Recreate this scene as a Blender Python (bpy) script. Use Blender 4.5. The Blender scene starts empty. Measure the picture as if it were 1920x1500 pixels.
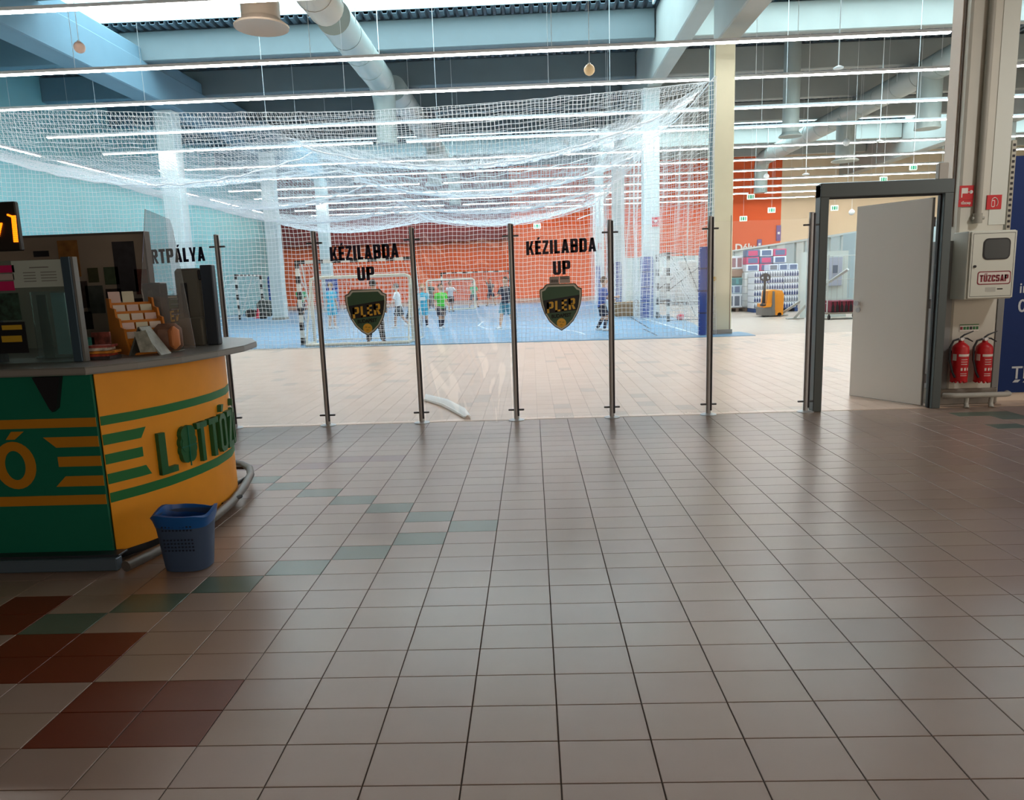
import bpy, bmesh, math, random
import numpy as np
from mathutils import Vector, Matrix
random.seed(7); rng = np.random.RandomState(7)
SC = bpy.context.scene; COL = SC.collection
PI = math.pi
# ---------------------------------------------------------------- camera
F, PIT, YAW, ROL, EYE = 1330.8, math.radians(-9.461), math.radians(-1.8805), math.radians(-1.9973), 1.4851
fw = Vector((math.sin(YAW)*math.cos(PIT), math.cos(YAW)*math.cos(PIT), math.sin(PIT)))
r0 = Vector((math.cos(YAW), -math.sin(YAW), 0)); u0 = r0.cross(fw)
rt = r0*math.cos(ROL)+u0*math.sin(ROL); up = -r0*math.sin(ROL)+u0*math.cos(ROL)
CAM = Vector((0, 0, EYE))
cd = bpy.data.cameras.new('camera'); cam = bpy.data.objects.new('camera', cd); COL.objects.link(cam)
cd.sensor_fit = 'HORIZONTAL'; cd.sensor_width = 36; cd.lens = F/1920*36; cd.clip_start = .05; cd.clip_end = 300
cam.matrix_world = Matrix(((rt.x, up.x, -fw.x, 0), (rt.y, up.y, -fw.y, 0), (rt.z, up.z, -fw.z, EYE), (0, 0, 0, 1)))
SC.camera = cam
def ray(x, y): return fw*F+rt*(x-960)-up*(y-750)
def at(x, y, Y):                       # point of the plane Y = const seen at a pixel of the photograph
    d = ray(x, y); return CAM+d*(Y/d.y)
def gr(x, y, z=0.):                    # point of the height z seen at a pixel
    d = ray(x, y); return CAM+d*((z-EYE)/d.z)
# ---------------------------------------------------------------- light and view
w = bpy.data.worlds.new('world'); SC.world = w; w.use_nodes = True
w.node_tree.nodes['Background'].inputs[0].default_value = (.75, .9, 1, 1)
w.node_tree.nodes['Background'].inputs[1].default_value = 1.0
TUBE_E = 29.; SKY_E = 7.0
SC.view_settings.view_transform = 'Standard'; SC.view_settings.look = 'None'
SC.view_settings.exposure = 0.0; SC.view_settings.gamma = 1; SC.view_settings.use_curve_mapping = False
ld_ = bpy.data.lights.new('pillar_fill_light', 'AREA'); ld_.energy = 14; ld_.size = .5; ld_.color = (1, .97, .92); ld_.spread = math.radians(75)  # added fill light without a lamp body, brightens pillar and blue panel
lo_ = bpy.data.objects.new('pillar_fill_light', ld_); COL.objects.link(lo_); lo_.location = (6.2, 4.6, 4.6)
lo_.rotation_euler = (Vector((4.7, 7.8, 2.2))-Vector((6.2, 4.6, 4.6))).to_track_quat('-Z', 'Y').to_euler()
SC.cycles.max_bounces = 8; SC.cycles.diffuse_bounces = 4; SC.cycles.glossy_bounces = 3
SC.cycles.transparent_max_bounces = 24; SC.cycles.transmission_bounces = 4
SC.cycles.use_denoising = True; SC.cycles.sample_clamp_indirect = 6
SC.cycles.caustics_reflective = False; SC.cycles.caustics_refractive = False
# ---------------------------------------------------------------- materials
def lin(c): return tuple((v/255/12.92 if v/255 <= .04045 else ((v/255+.055)/1.055)**2.4) for v in c)
MATS = {}
def mat(name, rgb, rough=.6, metal=0., spec=.5, noise=0., nscale=8., emis=0., coat=0.):
    if name in MATS: return MATS[name]
    m = bpy.data.materials.new(name); m.use_nodes = True; nt = m.node_tree; b = nt.nodes['Principled BSDF']
    c = lin(rgb)+(1,)
    b.inputs['Base Color'].default_value = c; b.inputs['Roughness'].default_value = rough
    b.inputs['Metallic'].default_value = metal; b.inputs['Specular IOR Level'].default_value = spec
    b.inputs['Coat Weight'].default_value = coat
    if noise:
        n = nt.nodes.new('ShaderNodeTexNoise'); n.inputs['Scale'].default_value = nscale; n.inputs['Detail'].default_value = 3
        tc = nt.nodes.new('ShaderNodeTexCoord'); nt.links.new(tc.outputs['Object'], n.inputs['Vector'])
        r = nt.nodes.new('ShaderNodeValToRGB'); nt.links.new(n.outputs['Fac'], r.inputs[0])
        r.color_ramp.elements[0].position = .3; r.color_ramp.elements[1].position = .7
        r.color_ramp.elements[0].color = tuple(v*(1-noise) for v in c[:3])+(1,)
        r.color_ramp.elements[1].color = tuple(min(1, v*(1+noise)) for v in c[:3])+(1,)
        nt.links.new(r.outputs[0], b.inputs['Base Color'])
    if emis:
        b.inputs['Emission Color'].default_value = c; b.inputs['Emission Strength'].default_value = emis
    MATS[name] = m; return m
def clear_mat(name, tint=(1, 1, 1), haze=.05, gloss=.06, rough=.05, fres=True):
    m = bpy.data.materials.new(name); m.use_nodes = True; nt = m.node_tree; nt.nodes.clear()
    o = nt.nodes.new('ShaderNodeOutputMaterial'); t = nt.nodes.new('ShaderNodeBsdfTransparent'); t.inputs[0].default_value = tint+(1,)
    g = nt.nodes.new('ShaderNodeBsdfGlossy'); g.inputs['Roughness'].default_value = rough
    d = nt.nodes.new('ShaderNodeBsdfDiffuse'); d.inputs[0].default_value = (.85, .92, .95, 1)
    m1 = nt.nodes.new('ShaderNodeMixShader'); m2 = nt.nodes.new('ShaderNodeMixShader')
    if fres:
        lw = nt.nodes.new('ShaderNodeFresnel'); lw.inputs['IOR'].default_value = 1.35+gloss; nt.links.new(lw.outputs[0], m1.inputs[0])
    else: m1.inputs[0].default_value = gloss
    nt.links.new(t.outputs[0], m1.inputs[1]); nt.links.new(g.outputs[0], m1.inputs[2])
    m2.inputs[0].default_value = haze; nt.links.new(m1.outputs[0], m2.inputs[1]); nt.links.new(d.outputs[0], m2.inputs[2])
    nt.links.new(m2.outputs[0], o.inputs[0]); MATS[name] = m; return m
GLASS = clear_mat('clear_pane', (1, 1, 1), .03, .03)
FILM = clear_mat('creased_film', (.98, .99, 1), .09, .32, .1)
ACRYL = clear_mat('acrylic', (.86, .95, .95), .06, .12)
ACRYL2 = clear_mat('cloudy_acrylic', (.96, .94, .95), .16, .14)
SCREEN = clear_mat('kiosk_glass', (.80, .93, .93), .03, .12)
# ---------------------------------------------------------------- mesh builder
class MB:
    def __init__(s): s.v = []; s.f = []; s.m = []; s.mi = 0
    def add(s, vs, fs):
        n = len(s.v); s.v += [tuple(q) for q in vs]; s.f += [tuple(i+n for i in q) for q in fs]; s.m += [s.mi]*len(fs); return s
    def box(s, c, d, rot=0., bev=0.):
        x, y, z = (q/2 for q in d); co, si = math.cos(rot), math.sin(rot)
        if bev:
            b = min(bev, x*.9, y*.9, z*.9); P = []
            for sx in (-1, 1):
                for sy in (-1, 1):
                    for sz in (-1, 1):
                        P += [(sx*(x-b), sy*(y-b), sz*z), (sx*(x-b), sy*y, sz*(z-b)), (sx*x, sy*(y-b), sz*(z-b))]
            bm = bmesh.new()
            for q in P: bm.verts.new(q)
            bmesh.ops.convex_hull(bm, input=bm.verts); bmesh.ops.dissolve_limit(bm, angle_limit=.01, verts=bm.verts, edges=bm.edges)
            bm.verts.index_update(); vs = [v.co for v in bm.verts]; fs = [[v.index for v in f.verts] for f in bm.faces]
            vs = [(c[0]+v[0]*co-v[1]*si, c[1]+v[0]*si+v[1]*co, c[2]+v[2]) for v in vs]; bm.free(); return s.add(vs, fs)
        vs = [(c[0]+a*x*co-b*y*si, c[1]+a*x*si+b*y*co, c[2]+e*z) for a in (-1, 1) for b in (-1, 1) for e in (-1, 1)]
        return s.add(vs, [(0, 1, 3, 2), (4, 6, 7, 5), (0, 4, 5, 1), (2, 3, 7, 6), (0, 2, 6, 4), (1, 5, 7, 3)])
    def bb(s, x0, x1, y0, y1, z0, z1, bev=0.): return s.box(((x0+x1)/2, (y0+y1)/2, (z0+z1)/2), (abs(x1-x0), abs(y1-y0), abs(z1-z0)), 0, bev)
    def tube(s, pts, r, n=10, cap=True, closed=False):
        pts = [Vector(p) for p in pts]; k = len(pts); rs = r if isinstance(r, (list, tuple)) else [r]*k; rings = []
        for i, p in enumerate(pts):
            if closed: t = pts[(i+1) % k]-pts[i-1]
            else: t = pts[min(i+1, k-1)]-pts[max(i-1, 0)]
            t.normalize()
            if i == 0:
                a = t.orthogonal().normalized()
                if abs(t.z) < .9: a = t.cross(Vector((0, 0, 1))).normalized()
            else:
                a = (a-t*a.dot(t)).normalized()
            b = t.cross(a); rings.append([p+(a*math.cos(2*PI*j/n)+b*math.sin(2*PI*j/n))*rs[i] for j in range(n)])
        vs = [q for R in rings for q in R]; fs = []
        for i in range(k if closed else k-1):
            o, o2 = i*n, ((i+1) % k)*n
            for j in range(n): fs.append((o+j, o+(j+1) % n, o2+(j+1) % n, o2+j))
        if cap and not closed: fs += [tuple(range(n-1, -1, -1)), tuple((k-1)*n+j for j in range(n))]
        return s.add(vs, fs)
    def cyl(s, a, b, r, n=12, r2=None): return s.tube([a, b], [r, r if r2 is None else r2], n)
    def lathe(s, c, prof, n=20, axis='z'):
        vs = []; fs = []
        for r, h in prof:
            for j in range(n):
                a = 2*PI*j/n; q = (r*math.cos(a), r*math.sin(a), h)
                if axis == 'y': q = (q[0], q[2], q[1])
                vs.append((c[0]+q[0], c[1]+q[1], c[2]+q[2]))
        for i in range(len(prof)-1):
            for j in range(n): fs.append((i*n+j, i*n+(j+1) % n, (i+1)*n+(j+1) % n, (i+1)*n+j))
        fs += [tuple(range(n-1, -1, -1)), tuple((len(prof)-1)*n+j for j in range(n))]
        return s.add(vs, fs)
    def prism(s, poly, z0, z1, fn=None):     # poly in plan, or through fn(u, v, w)
        n = len(poly); fn = fn or (lambda a, b, c: (a, b, c))
        vs = [fn(a, b, z0) for a, b in poly]+[fn(a, b, z1) for a, b in poly]
        return s.add(vs, [tuple(range(n-1, -1, -1)), tuple(range(n, 2*n))]+[(i, (i+1) % n, n+(i+1) % n, n+i) for i in range(n)])
    def ball(s, c, r, n=12, sc=(1, 1, 1)):
        return s.lathe((0, 0, 0), [(0.001, -1)]+[(math.cos(t), math.sin(t)) for t in np.linspace(-PI/2+.3, PI/2-.3, max(4, n//2))]+[(0.001, 1)], n)._fix(c, r, sc, n)
    def _fix(s, c, r, sc, n):
        k = (max(4, n//2)+2)*n
        s.v[-k:] = [(c[0]+v[0]*r*sc[0], c[1]+v[1]*r*sc[1], c[2]+v[2]*r*sc[2]) for v in s.v[-k:]]; return s
    def build(s, name, m, parent=None, smooth=False, fix=True):
        me = bpy.data.meshes.new(name); me.from_pydata(s.v, [], s.f)
        for q in (m if isinstance(m, (list, tuple)) else [m]): me.materials.append(q)
        if max(s.m, default=0): me.polygons.foreach_set('material_index', s.m)
        if fix and len(s.f) < 60000:
            bm = bmesh.new(); bm.from_mesh(me); bmesh.ops.recalc_face_normals(bm, faces=bm.faces); bm.to_mesh(me); bm.free()
        if smooth:
            me.polygons.foreach_set('use_smooth', [True]*len(me.polygons)); me.set_sharp_from_angle(angle=math.radians(38))
        me.update(); return link(name, me, parent)
def link(name, me, parent=None):
    o = bpy.data.objects.new(name, me); COL.objects.link(o)
    if parent is not None: o.parent = parent
    return o
def tag(o, label=None, cat=None, group=None, kind=None):
    if label: o['label'] = label
    if cat: o['category'] = cat
    if group: o['group'] = group
    if kind: o['kind'] = kind
    return o
def thing(name, label, cat, group=None, loc=(0, 0, 0), rz=0.):
    o = bpy.data.objects.new(name, None); COL.objects.link(o); o.location = loc; o.rotation_euler = (0, 0, rz); o.empty_display_size = .1
    return tag(o, label, cat, group)
def reorigin(t, p):                    # children were built in world coordinates: move the Empty to the thing's base
    p = Vector(p); t.location = p
    for c in t.children: c.location = c.location-p
def copy_tree(o, parent=None):
    c = o.copy(); COL.objects.link(c)
    if parent is not None: c.parent = parent
    for ch in list(o.children): copy_tree(ch, c)
    return c
def text(s, size, m, parent, fn, name='lettering', depth=.004, bold=.0, sx=1., align='CENTER', sub=0):
    cu = bpy.data.curves.new('t', 'FONT'); cu.body = s; cu.size = size; cu.extrude = depth/2; cu.offset = bold; cu.align_x = align; cu.resolution_u = 3
    ob = bpy.data.objects.new('t', cu); COL.objects.link(ob); bpy.context.view_layer.update()
    me = bpy.data.meshes.new_from_object(ob.evaluated_get(bpy.context.evaluated_depsgraph_get()))
    bpy.data.objects.remove(ob); me.name = name
    if sub:
        bm = bmesh.new(); bm.from_mesh(me)
        bmesh.ops.triangulate(bm, faces=bm.faces); bm.to_mesh(me); bm.free()
    for v in me.vertices: v.co = fn(v.co.x*sx, v.co.y, v.co.z)
    me.materials.clear(); me.materials.append(m); return link(name, me, parent)
# heavy condensed block letters built from strokes
def _ring(x0, x1, y0, y1, sx, sy, c, gap=None):
    def oc(a0, a1, b0, b1, k): return [(a0+k, b0), (a1-k, b0), (a1, b0+k), (a1, b1-k), (a1-k, b1), (a0+k, b1), (a0, b1-k), (a0, b0+k)]
    O, I = oc(x0, x1, y0, y1, c), oc(x0+sx, x1-sx, y0+sy, y1-sy, c*.45)
    return [[O[i], O[(i+1) % 8], I[(i+1) % 8], I[i]] for i in range(8) if not gap or i not in gap]
def _bx(a, b, c, d): return [(a, c), (b, c), (b, d), (a, d)]
def glyph(ch, S=.225, T=.19, W=.56):
    acc = ch in 'ÉÁÓ'; ch2 = {'É': 'E', 'Á': 'A', 'Ó': 'O', 'Ű': 'U'}.get(ch, ch); P = []
    L = _bx(0, S, 0, 1); m = .5
    if ch2 == 'K': P = [L, [(S*.8, .40), (S+.1, .34), (W, 1), (W-.2, 1)], [(S+.02, .58), (S+.13, .70), (W+.02, 0), (W-.19, 0)]]
    elif ch2 == 'E': W = .44; P = [L]+[_bx(0, W, a, a+T) for a in (0, .42)]+[_bx(0, W, 1-T, 1)]; P[2] = _bx(0, W-.04, .42, .42+T)
    elif ch2 == 'Z': W = .46; P = [_bx(0, W, 0, T), _bx(.02, W, 1-T, 1), [(0, T*.9), (.2, T*.9), (W, 1-T*.9), (W-.2, 1-T*.9)]]
    elif ch2 == 'I': W = S; P = [L]
    elif ch2 == 'L': W = .42; P = [L, _bx(0, W, 0, T)]
    elif ch2 == 'A': W = .58; P = [[(0, 0), (S, 0), (.35, 1), (.18, 1)], [(W-S, 0), (W, 0), (W-.18, 1), (W-.35, 1)], _bx(.14, W-.14, .18, .18+T*.9), _bx(.19, W-.19, .84, 1)]
    elif ch2 == 'B': P = [L]+_ring(0, W-.01, .44, 1, S, T*.85, .09, (6, 5))+_ring(0, W, 0, .57, S, T*.85, .09, (6,))
    elif ch2 == 'D': P = [L]+_ring(0, W, 0, 1, S, T*.85, .13)+[_bx(0, .15, 0, T*.8), _bx(0, .15, 1-T*.8, 1)]
    elif ch2 == 'O': P = _ring(0, W, 0, 1, S, T*.85, .13)
    elif ch2 == 'U': P = _ring(0, W, 0, 1, S, T*.85, .13, (3, 4, 5))+[_bx(0, S, .8, 1), _bx(W-S, W, .8, 1)]
    elif ch2 == 'P': P = [L]+_ring(0, W, .38, 1, S, T*.85, .10)+[_bx(0, .12, .38, .5), _bx(0, .12, 1-T*.8, 1)]
    elif ch2 == 'R': P = [L]+_ring(0, W-.01, .42, 1, S, T*.85, .10)+[_bx(0, .12, 1-T*.8, 1), [(.2, .5), (.36, .5), (W+.01, 0), (W-.19, 0)]]
    elif ch2 == 'S': P = [_bx(.06, W-.05, 1-T*.85, 1), _bx(0, S, .55, .93), _bx(.03, W-.03, .44, .44+T*.9), _bx(W-S, W, .08, .48), _bx(.05, W-.06, 0, T*.85), _bx(0, S, .06, .3), _bx(W-S, W, .72, .93)]
    elif ch2 == 'C': P = _ring(0, W, 0, 1, S, T*.85, .13, (2,))+[_bx(W-S, W, .64, .88), _bx(W-S, W, .12, .34)]
    elif ch2 == 'T': W = .5; P = [_bx(W/2-S/2, W/2+S/2, 0, 1), _bx(0, W, 1-T, 1)]
    elif ch2 == 'Y': W = .56; P = [_bx(W/2-S/2, W/2+S/2, 0, .45), [(W/2-S/2, .38), (W/2+.03, .38), (.2, 1), (0, 1)], [(W/2-.03, .38), (W/2+S/2, .38), (W, 1), (W-.2, 1)]]
    if acc: P.append([(W/2-.06, 1.06), (W/2+.05, 1.06), (W/2+.17, 1.24), (W/2-.01, 1.24)])
    if ch == 'Ű': P += [[(W/2-.17, 1.06), (W/2-.08, 1.06), (W/2+.0, 1.24), (W/2-.13, 1.24)], [(W/2+.06, 1.06), (W/2+.15, 1.06), (W/2+.24, 1.24), (W/2+.10, 1.24)]]
    return P, W
def block(s, cx, z0, w, h, d0, d1, fn, m, parent, name='lettering', gap=.09, slant=0., st=(.225, .19)):
    G = []; x = 0
    for ch in s:
        if ch == ' ': x += .3; continue
        P, W = glyph(ch, *st); G.append((x, P)); x += W+gap
    tot = x-gap; k = w/tot; q = MB()
    for gx, P in G:
        for p in P:
            # orient anticlockwise
            A = sum(p[i][0]*p[(i+1) % len(p)][1]-p[(i+1) % len(p)][0]*p[i][1] for i in range(len(p)))
            p = p if A > 0 else p[::-1]
            pts = [((gx+a-tot/2)*k, b*h) for a, b in p]; pts = [(a+b*0+cx, b+z0+(a)*slant) for a, b in pts]
            q.prism(pts, d0, d1, fn)
    return q.build(name, m, parent)
CONC = mat('painted_concrete', (164, 166, 160), .75, noise=.03, nscale=1.5)
CONCB = mat('concrete_cool_cast', (112, 140, 154), .75, noise=.03, nscale=1.5)  # left-bay concrete: the cool light cast is put into the colour
PILW = mat('pillar_pale_white', (204, 216, 216), .7, noise=.03, nscale=1.5)
CREAM = mat('cream_pillar_paint', (226, 226, 200), .7, noise=.03, nscale=2)
STEEL = mat('brushed_steel', (198, 200, 204), .36, .25)
DSTEEL = mat('dark_frame_paint', (88, 98, 100), .45, .2)
WHITE = mat('white_paint', (232, 232, 230), .5)
BLACK = mat('black_plastic', (22, 24, 30), .5)
GREYP = mat('grey_plastic', (120, 122, 122), .5)
BLUEPAD = mat('blue_pad_vinyl', (24, 66, 150), .55, noise=.08)
NAVY = mat('navy_vinyl', (20, 18, 52), .5)
NETM = mat('white_net_cord', (240, 244, 246), .7)
# ================================================================= SETTING
def struct(mb, name, m, **k): return tag(mb.build(name, m, **k), kind='structure')
grout = mat('grout', (84, 74, 66), .9, noise=.1, nscale=20)
floor = struct(MB().bb(-12, 12, -8, 7.58, -.2, -.0035), 'floor', grout)
hallfl = struct(MB().bb(-19.3, 45, 7.58, 53.3, -.2, -.003), 'floor', mat('hall_floor', (190, 172, 158), .4, spec=.3, noise=.03, nscale=.7))
hallfl.name = 'floor_hall'
# procedural joints on the hall floor beyond the built tiles
nt = MATS['hall_floor'].node_tree; b = nt.nodes['Principled BSDF']; bt = nt.nodes.new('ShaderNodeTexBrick'); tc = nt.nodes.new('ShaderNodeTexCoord')
bt.offset = 0; bt.inputs['Scale'].default_value = 1; bt.inputs['Mortar Size'].default_value = .004; bt.inputs['Brick Width'].default_value = .2; bt.inputs['Row Height'].default_value = .3
bt.inputs['Color1'].default_value = lin((190, 172, 158))+(1,); bt.inputs['Color2'].default_value = lin((184, 166, 152))+(1,); bt.inputs['Mortar'].default_value = lin((150, 140, 132))+(1,)
nt.links.new(tc.outputs['Object'], bt.inputs['Vector']); nt.links.new(bt.outputs['Color'], b.inputs['Base Color'])
# --- tiles
def tmat(n, c, r=.28):
    m = mat(n, c, r, spec=.7, noise=.03, nscale=3); return m
TB = [tmat('tile_beige', (171, 149, 136)), tmat('tile_sand', (172, 151, 136)), tmat('tile_rose_beige', (170, 148, 136))]
TT, TG, TM = tmat('tile_terracotta', (116, 46, 20), .4), tmat('tile_grey_green', (100, 118, 104)), tmat('tile_mauve', (146, 116, 114))
X0, Y0, TW, TD = .0443, 3.1066, .3, .2
def cell(x, y):
    g = gr(x, y); return (math.floor((g.x-X0)/TW), math.floor((g.y-Y0)/TD))
spec = {}
for pts, m in (([(205, 1310), (360, 1305), (120, 1375), (290, 1370), (170, 1210), (40, 1215), (110, 1260), (8, 1268), (60, 1135), (8, 1172)], TT),
               ([(100, 1172), (265, 1132), (425, 1097), (556, 1065), (677, 1036), (790.6, 1010), (871, 988), (809, 968), (732, 953), (663, 938), (598, 924), (538, 911), (499, 898),
                 (1825, 776), (1877, 777), (1877, 800), (1912, 802), (1915, 778)], TG),
               ([(480, 880), (560, 878), (663, 856), (731, 855)], TM)):
    for q in pts: spec[cell(*q)] = m
for i in range(2, 7):      # the pattern goes on beyond the left edge of the picture
    spec[(cell(8, 1268)[0]-i, cell(8, 1268)[1])] = TT; spec[(cell(8, 1268)[0]-i, cell(8, 1210)[1])] = TT
tile_me = {}
def tile_mesh(m):
    if m.name not in tile_me:
        a, b_, e = TW/2-.0022, TD/2-.0014, .0012; t = 0.
        v = [(-a, -b_, -.008), (a, -b_, -.008), (a, b_, -.008), (-a, b_, -.008), (-a, -b_, t-e), (a, -b_, t-e), (a, b_, t-e), (-a, b_, t-e), (-a+e, -b_+e, t), (a-e, -b_+e, t), (a-e, b_-e, t), (-a+e, b_-e, t)]
        f = [(4, 5, 9, 8), (5, 6, 10, 9), (6, 7, 11, 10), (7, 4, 8, 11), (8, 9, 10, 11), (0, 1, 5, 4), (1, 2, 6, 5), (2, 3, 7, 6), (3, 0, 4, 7)]
        me = bpy.data.meshes.new('tile'); me.from_pydata(v, [], f); me.materials.append(m); tile_me[m.name] = (me, v, f)
    return tile_me[m.name]
cells = []
for j in range(-7, 23):
    yc = Y0+(j+.5)*TD
    for i in range(-26, 30):
        xc = X0+(i+.5)*TW
        vis = abs(xc+.03*yc) < .74*yc+.2 and (yc < 7.5)
        cells.append((0 if vis else 1, yc, xc, i, j))
cells.sort(); mats = TB+[TT, TG, TM]; rest = MB(); rest_m = []; cnt = 0
for vis, yc, xc, i, j in cells:
    m = spec.get((i, j)) or TB[rng.randint(3)]
    if m in TB and 2.9 < yc < 3.3 and xc < -1.6: m = TB[1]
    if yc > 7.45: continue
    if vis == 0 and cnt < 300:
        cnt += 1; o = link('tile', tile_mesh(m)[0], floor); o.location = (xc, yc, 0)
    else:
        _, v, f = tile_mesh(m); rest.mi = mats.index(m); rest.add([(a+xc, b_+yc, c) for a, b_, c in v], f)
for i in range(-26, 30):   # last, cut row under the glass line
    m = TB[rng.randint(3)]; _, v, f = tile_mesh(m); rest.mi = mats.index(m); rest.add([(a+X0+(i+.5)*TW, b_*.35+7.53, c) for a, b_, c in v], f)
o = rest.build('far_tiles', mats, floor, fix=False); tag(o, kind='stuff')
hb = MB(); HT = [tmat('hall_tile_pale', (226, 202, 184), .3), tmat('hall_tile_warm', (222, 197, 178), .3), tmat('hall_tile_dull', (206, 188, 174), .34)]
for j in range(34):
    yc = 7.60+.15+j*.3
    if yc > 17.5: break
    for i in range(-52, 76):
        xc = .02+(i+.5)*.2
        if abs(xc) > .76*yc+.6: continue
        a, b_ = .0985, .1485; r = rng.rand(); hb.mi = 0 if r < .6 else (1 if r < .95 else 2)
        hb.add([(xc-a, yc-b_, .0005), (xc+a, yc-b_, .0005), (xc+a, yc+b_, .0005), (xc-a, yc+b_, .0005), (xc-a, yc-b_, -.004), (xc+a, yc-b_, -.004), (xc+a, yc+b_, -.004), (xc-a, yc+b_, -.004)],
               [(0, 1, 2, 3), (0, 4, 5, 1), (1, 5, 6, 2), (2, 6, 7, 3), (3, 7, 4, 0)])
tag(hb.build('hall_tiles', HT, hallfl, fix=False), kind='stuff')
# --- hall shell
TEAL = mat('teal_white_wall', (150, 208, 212), .7, noise=.03, nscale=.6)
struct(MB().bb(-19.3, -19, 7.2, 53.3, 0, 11.6), 'wall_left', TEAL)
ORANGE = mat('orange_wall_paint', (230, 98, 46), .7, noise=.03, nscale=.5)
struct(MB().bb(-19.3, 18.05, 53, 53.3, 0, 11.6), 'wall_back', ORANGE)
o = struct(MB().bb(18.05, 45, 53, 53.3, 0, 11.6), 'wall_back', mat('beige_wall_paint', (226, 204, 172), .7, noise=.03, nscale=.5)); o.name = 'wall_back_beige'
struct(MB().bb(-19, -1.4, 52.4, 52.98, 4.5, 10.2), 'trim_1', mat('maroon_shade_band', (126, 48, 44), .7, noise=.04, nscale=.7))  # shade on the upper back wall, built as a maroon box
struct(MB().bb(-19, 18, 52.95, 53, 0, .25), 'baseboard_back', mat('skirting_rose', (196, 160, 150), .6))
struct(MB().bb(45, 45.3, 7.2, 53.3, 0, 11.6), 'wall_right', mat('beige_wall_side', (222, 206, 180), .7))
struct(MB().bb(-19.3, 45.3, 7.0, 7.2, 4.75, 11.6), 'wall_front', mat('corridor_bulkhead', (190, 184, 176), .8))
struct(MB().bb(-12, 12, -8, 7.0, 4.75, 4.95), 'ceiling', mat('corridor_ceiling', (120, 112, 104), .9))
o = struct(MB().bb(-12.2, -12, -8, 7.2, 0, 4.95), 'wall_left', mat('corridor_wall', (96, 86, 76), .9)); o.name = 'wall_left_corridor'
o = struct(MB().bb(12, 12.2, -8, 7.2, 0, 4.95), 'wall_right', MATS['corridor_wall']); o.name = 'wall_right_corridor'
o = struct(MB().bb(-12, 12, -8.2, -8, 0, 4.95), 'wall_behind', MATS['corridor_wall'])
o = struct(MB().bb(-19.3, -12.2, 7.0, 7.2, 0, 4.75), 'wall_front', MATS['corridor_wall']); o.name = 'wall_front_left'
o = struct(MB().bb(12.2, 45, 7.0, 7.2, 0, 4.75), 'wall_front', MATS['corridor_wall']); o.name = 'wall_front_right'
# unseen glowing panels added to fill the corridor, behind the camera and right
fill_m = mat('corridor_fill_glow', (255, 236, 214), .6, emis=1.9)
for n_, (x0_, x1_, y0_, y1_) in (('window_20', (-2, 11, -7.98, -7.9)), ('window_21', (11.9, 11.98, -3, 5.5))):  # both are added unseen fill panels, no real windows
    o = struct(MB().bb(x0_, x1_, y0_, y1_, .9, 4.2), n_, fill_m)
# --- corrugated roof deck with three skylight strips
DECKZ = 10.0; SKYL = [(19.6, 24.1), (39.6, 43.9)]; BAYS = [(-14.1, 4.1), (4.9, 22.0), (22.8, 44.9)]
DECK = mat('deck_steel', (112, 128, 138), .5, .3)
def deck(x0, x1, y0, y1):
    m = MB(); x = x0
    while x < x1:
        a = [(x, DECKZ+.13), (x+.09, DECKZ+.13), (x+.13, DECKZ), (x+.26, DECKZ), (x+.30, DECKZ+.13)]
        for (xa, za), (xb, zb) in zip(a[:-1], a[1:]):
            m.add([(xa, y0, za), (xb, y0, zb), (xb, y1, zb), (xa, y1, za), (xa, y0, za+.012), (xb, y0, zb+.012), (xb, y1, zb+.012), (xa, y1, za+.012)], [(0, 1, 2, 3), (4, 7, 6, 5), (0, 4, 5, 1), (3, 2, 6, 7)])
        x += .30
    return m
ceil_h = struct(MB().bb(-19.3, 45.3, 7.0, 53.3, 11.65, 11.7), 'ceiling_hall', mat('roof_outer', (120, 125, 130), .9))
dk = deck(-19, 45, 7.2, SKYL[0][0]); dk.v += []; 
o = tag(dk.build('corrugated_deck', DECK, ceil_h, fix=False))
deck(-19, 45, SKYL[0][1], SKYL[1][0]).build('corrugated_deck', DECK, ceil_h, fix=False)
deck(-19, 45, SKYL[1][1], 53).build('corrugated_deck', DECK, ceil_h, fix=False)
for y0, y1 in SKYL: deck(-19, -14.3, y0, y1).build('corrugated_deck', DECK, ceil_h, fix=False)
LIN = mat('skylight_lining', (232, 246, 246), .6)
PANE = mat('skylight_pane', (214, 242, 252), .6, emis=SKY_E)
k = 0
for y0, y1 in SKYL:
    for x0, x1 in BAYS:
        k += 1; m = MB()
        c = .55
        for yy, t in ((y0-.06, .06), (y1, .06)):
            m.add([(x0, yy, 10.11), (x1, yy, 10.11), (x1, yy, 11.6), (x0, yy, 11.6), (x0, yy+t, 10.11), (x1, yy+t, 10.11), (x1, yy+t, 11.6), (x0, yy+t, 11.6)], [(0, 1, 2, 3), (4, 5, 6, 7), (0, 4, 5, 1), (2, 3, 7, 6), (1, 5, 6, 2), (0, 3, 7, 4)])
        m.bb(x0, x0+.06, y0, y1, 9.9, 11.6).bb(x1-.06, x1, y0, y1, 9.9, 11.6)
        wn = struct(m, 'window_%d' % k, LIN)
        n = int((x1-x0)/3); q = MB()
        for i in range(1, n): q.bb(x0+(x1-x0)*i/n-.02, x0+(x1-x0)*i/n+.02, y0, y1, 11.3, 11.42)
        q.build('glazing_bar', WHITE, wn)
        MB().bb(x0+.06, x1-.06, y0, y1, 11.44, 11.5).build('skylight_pane', PANE, wn)
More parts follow.
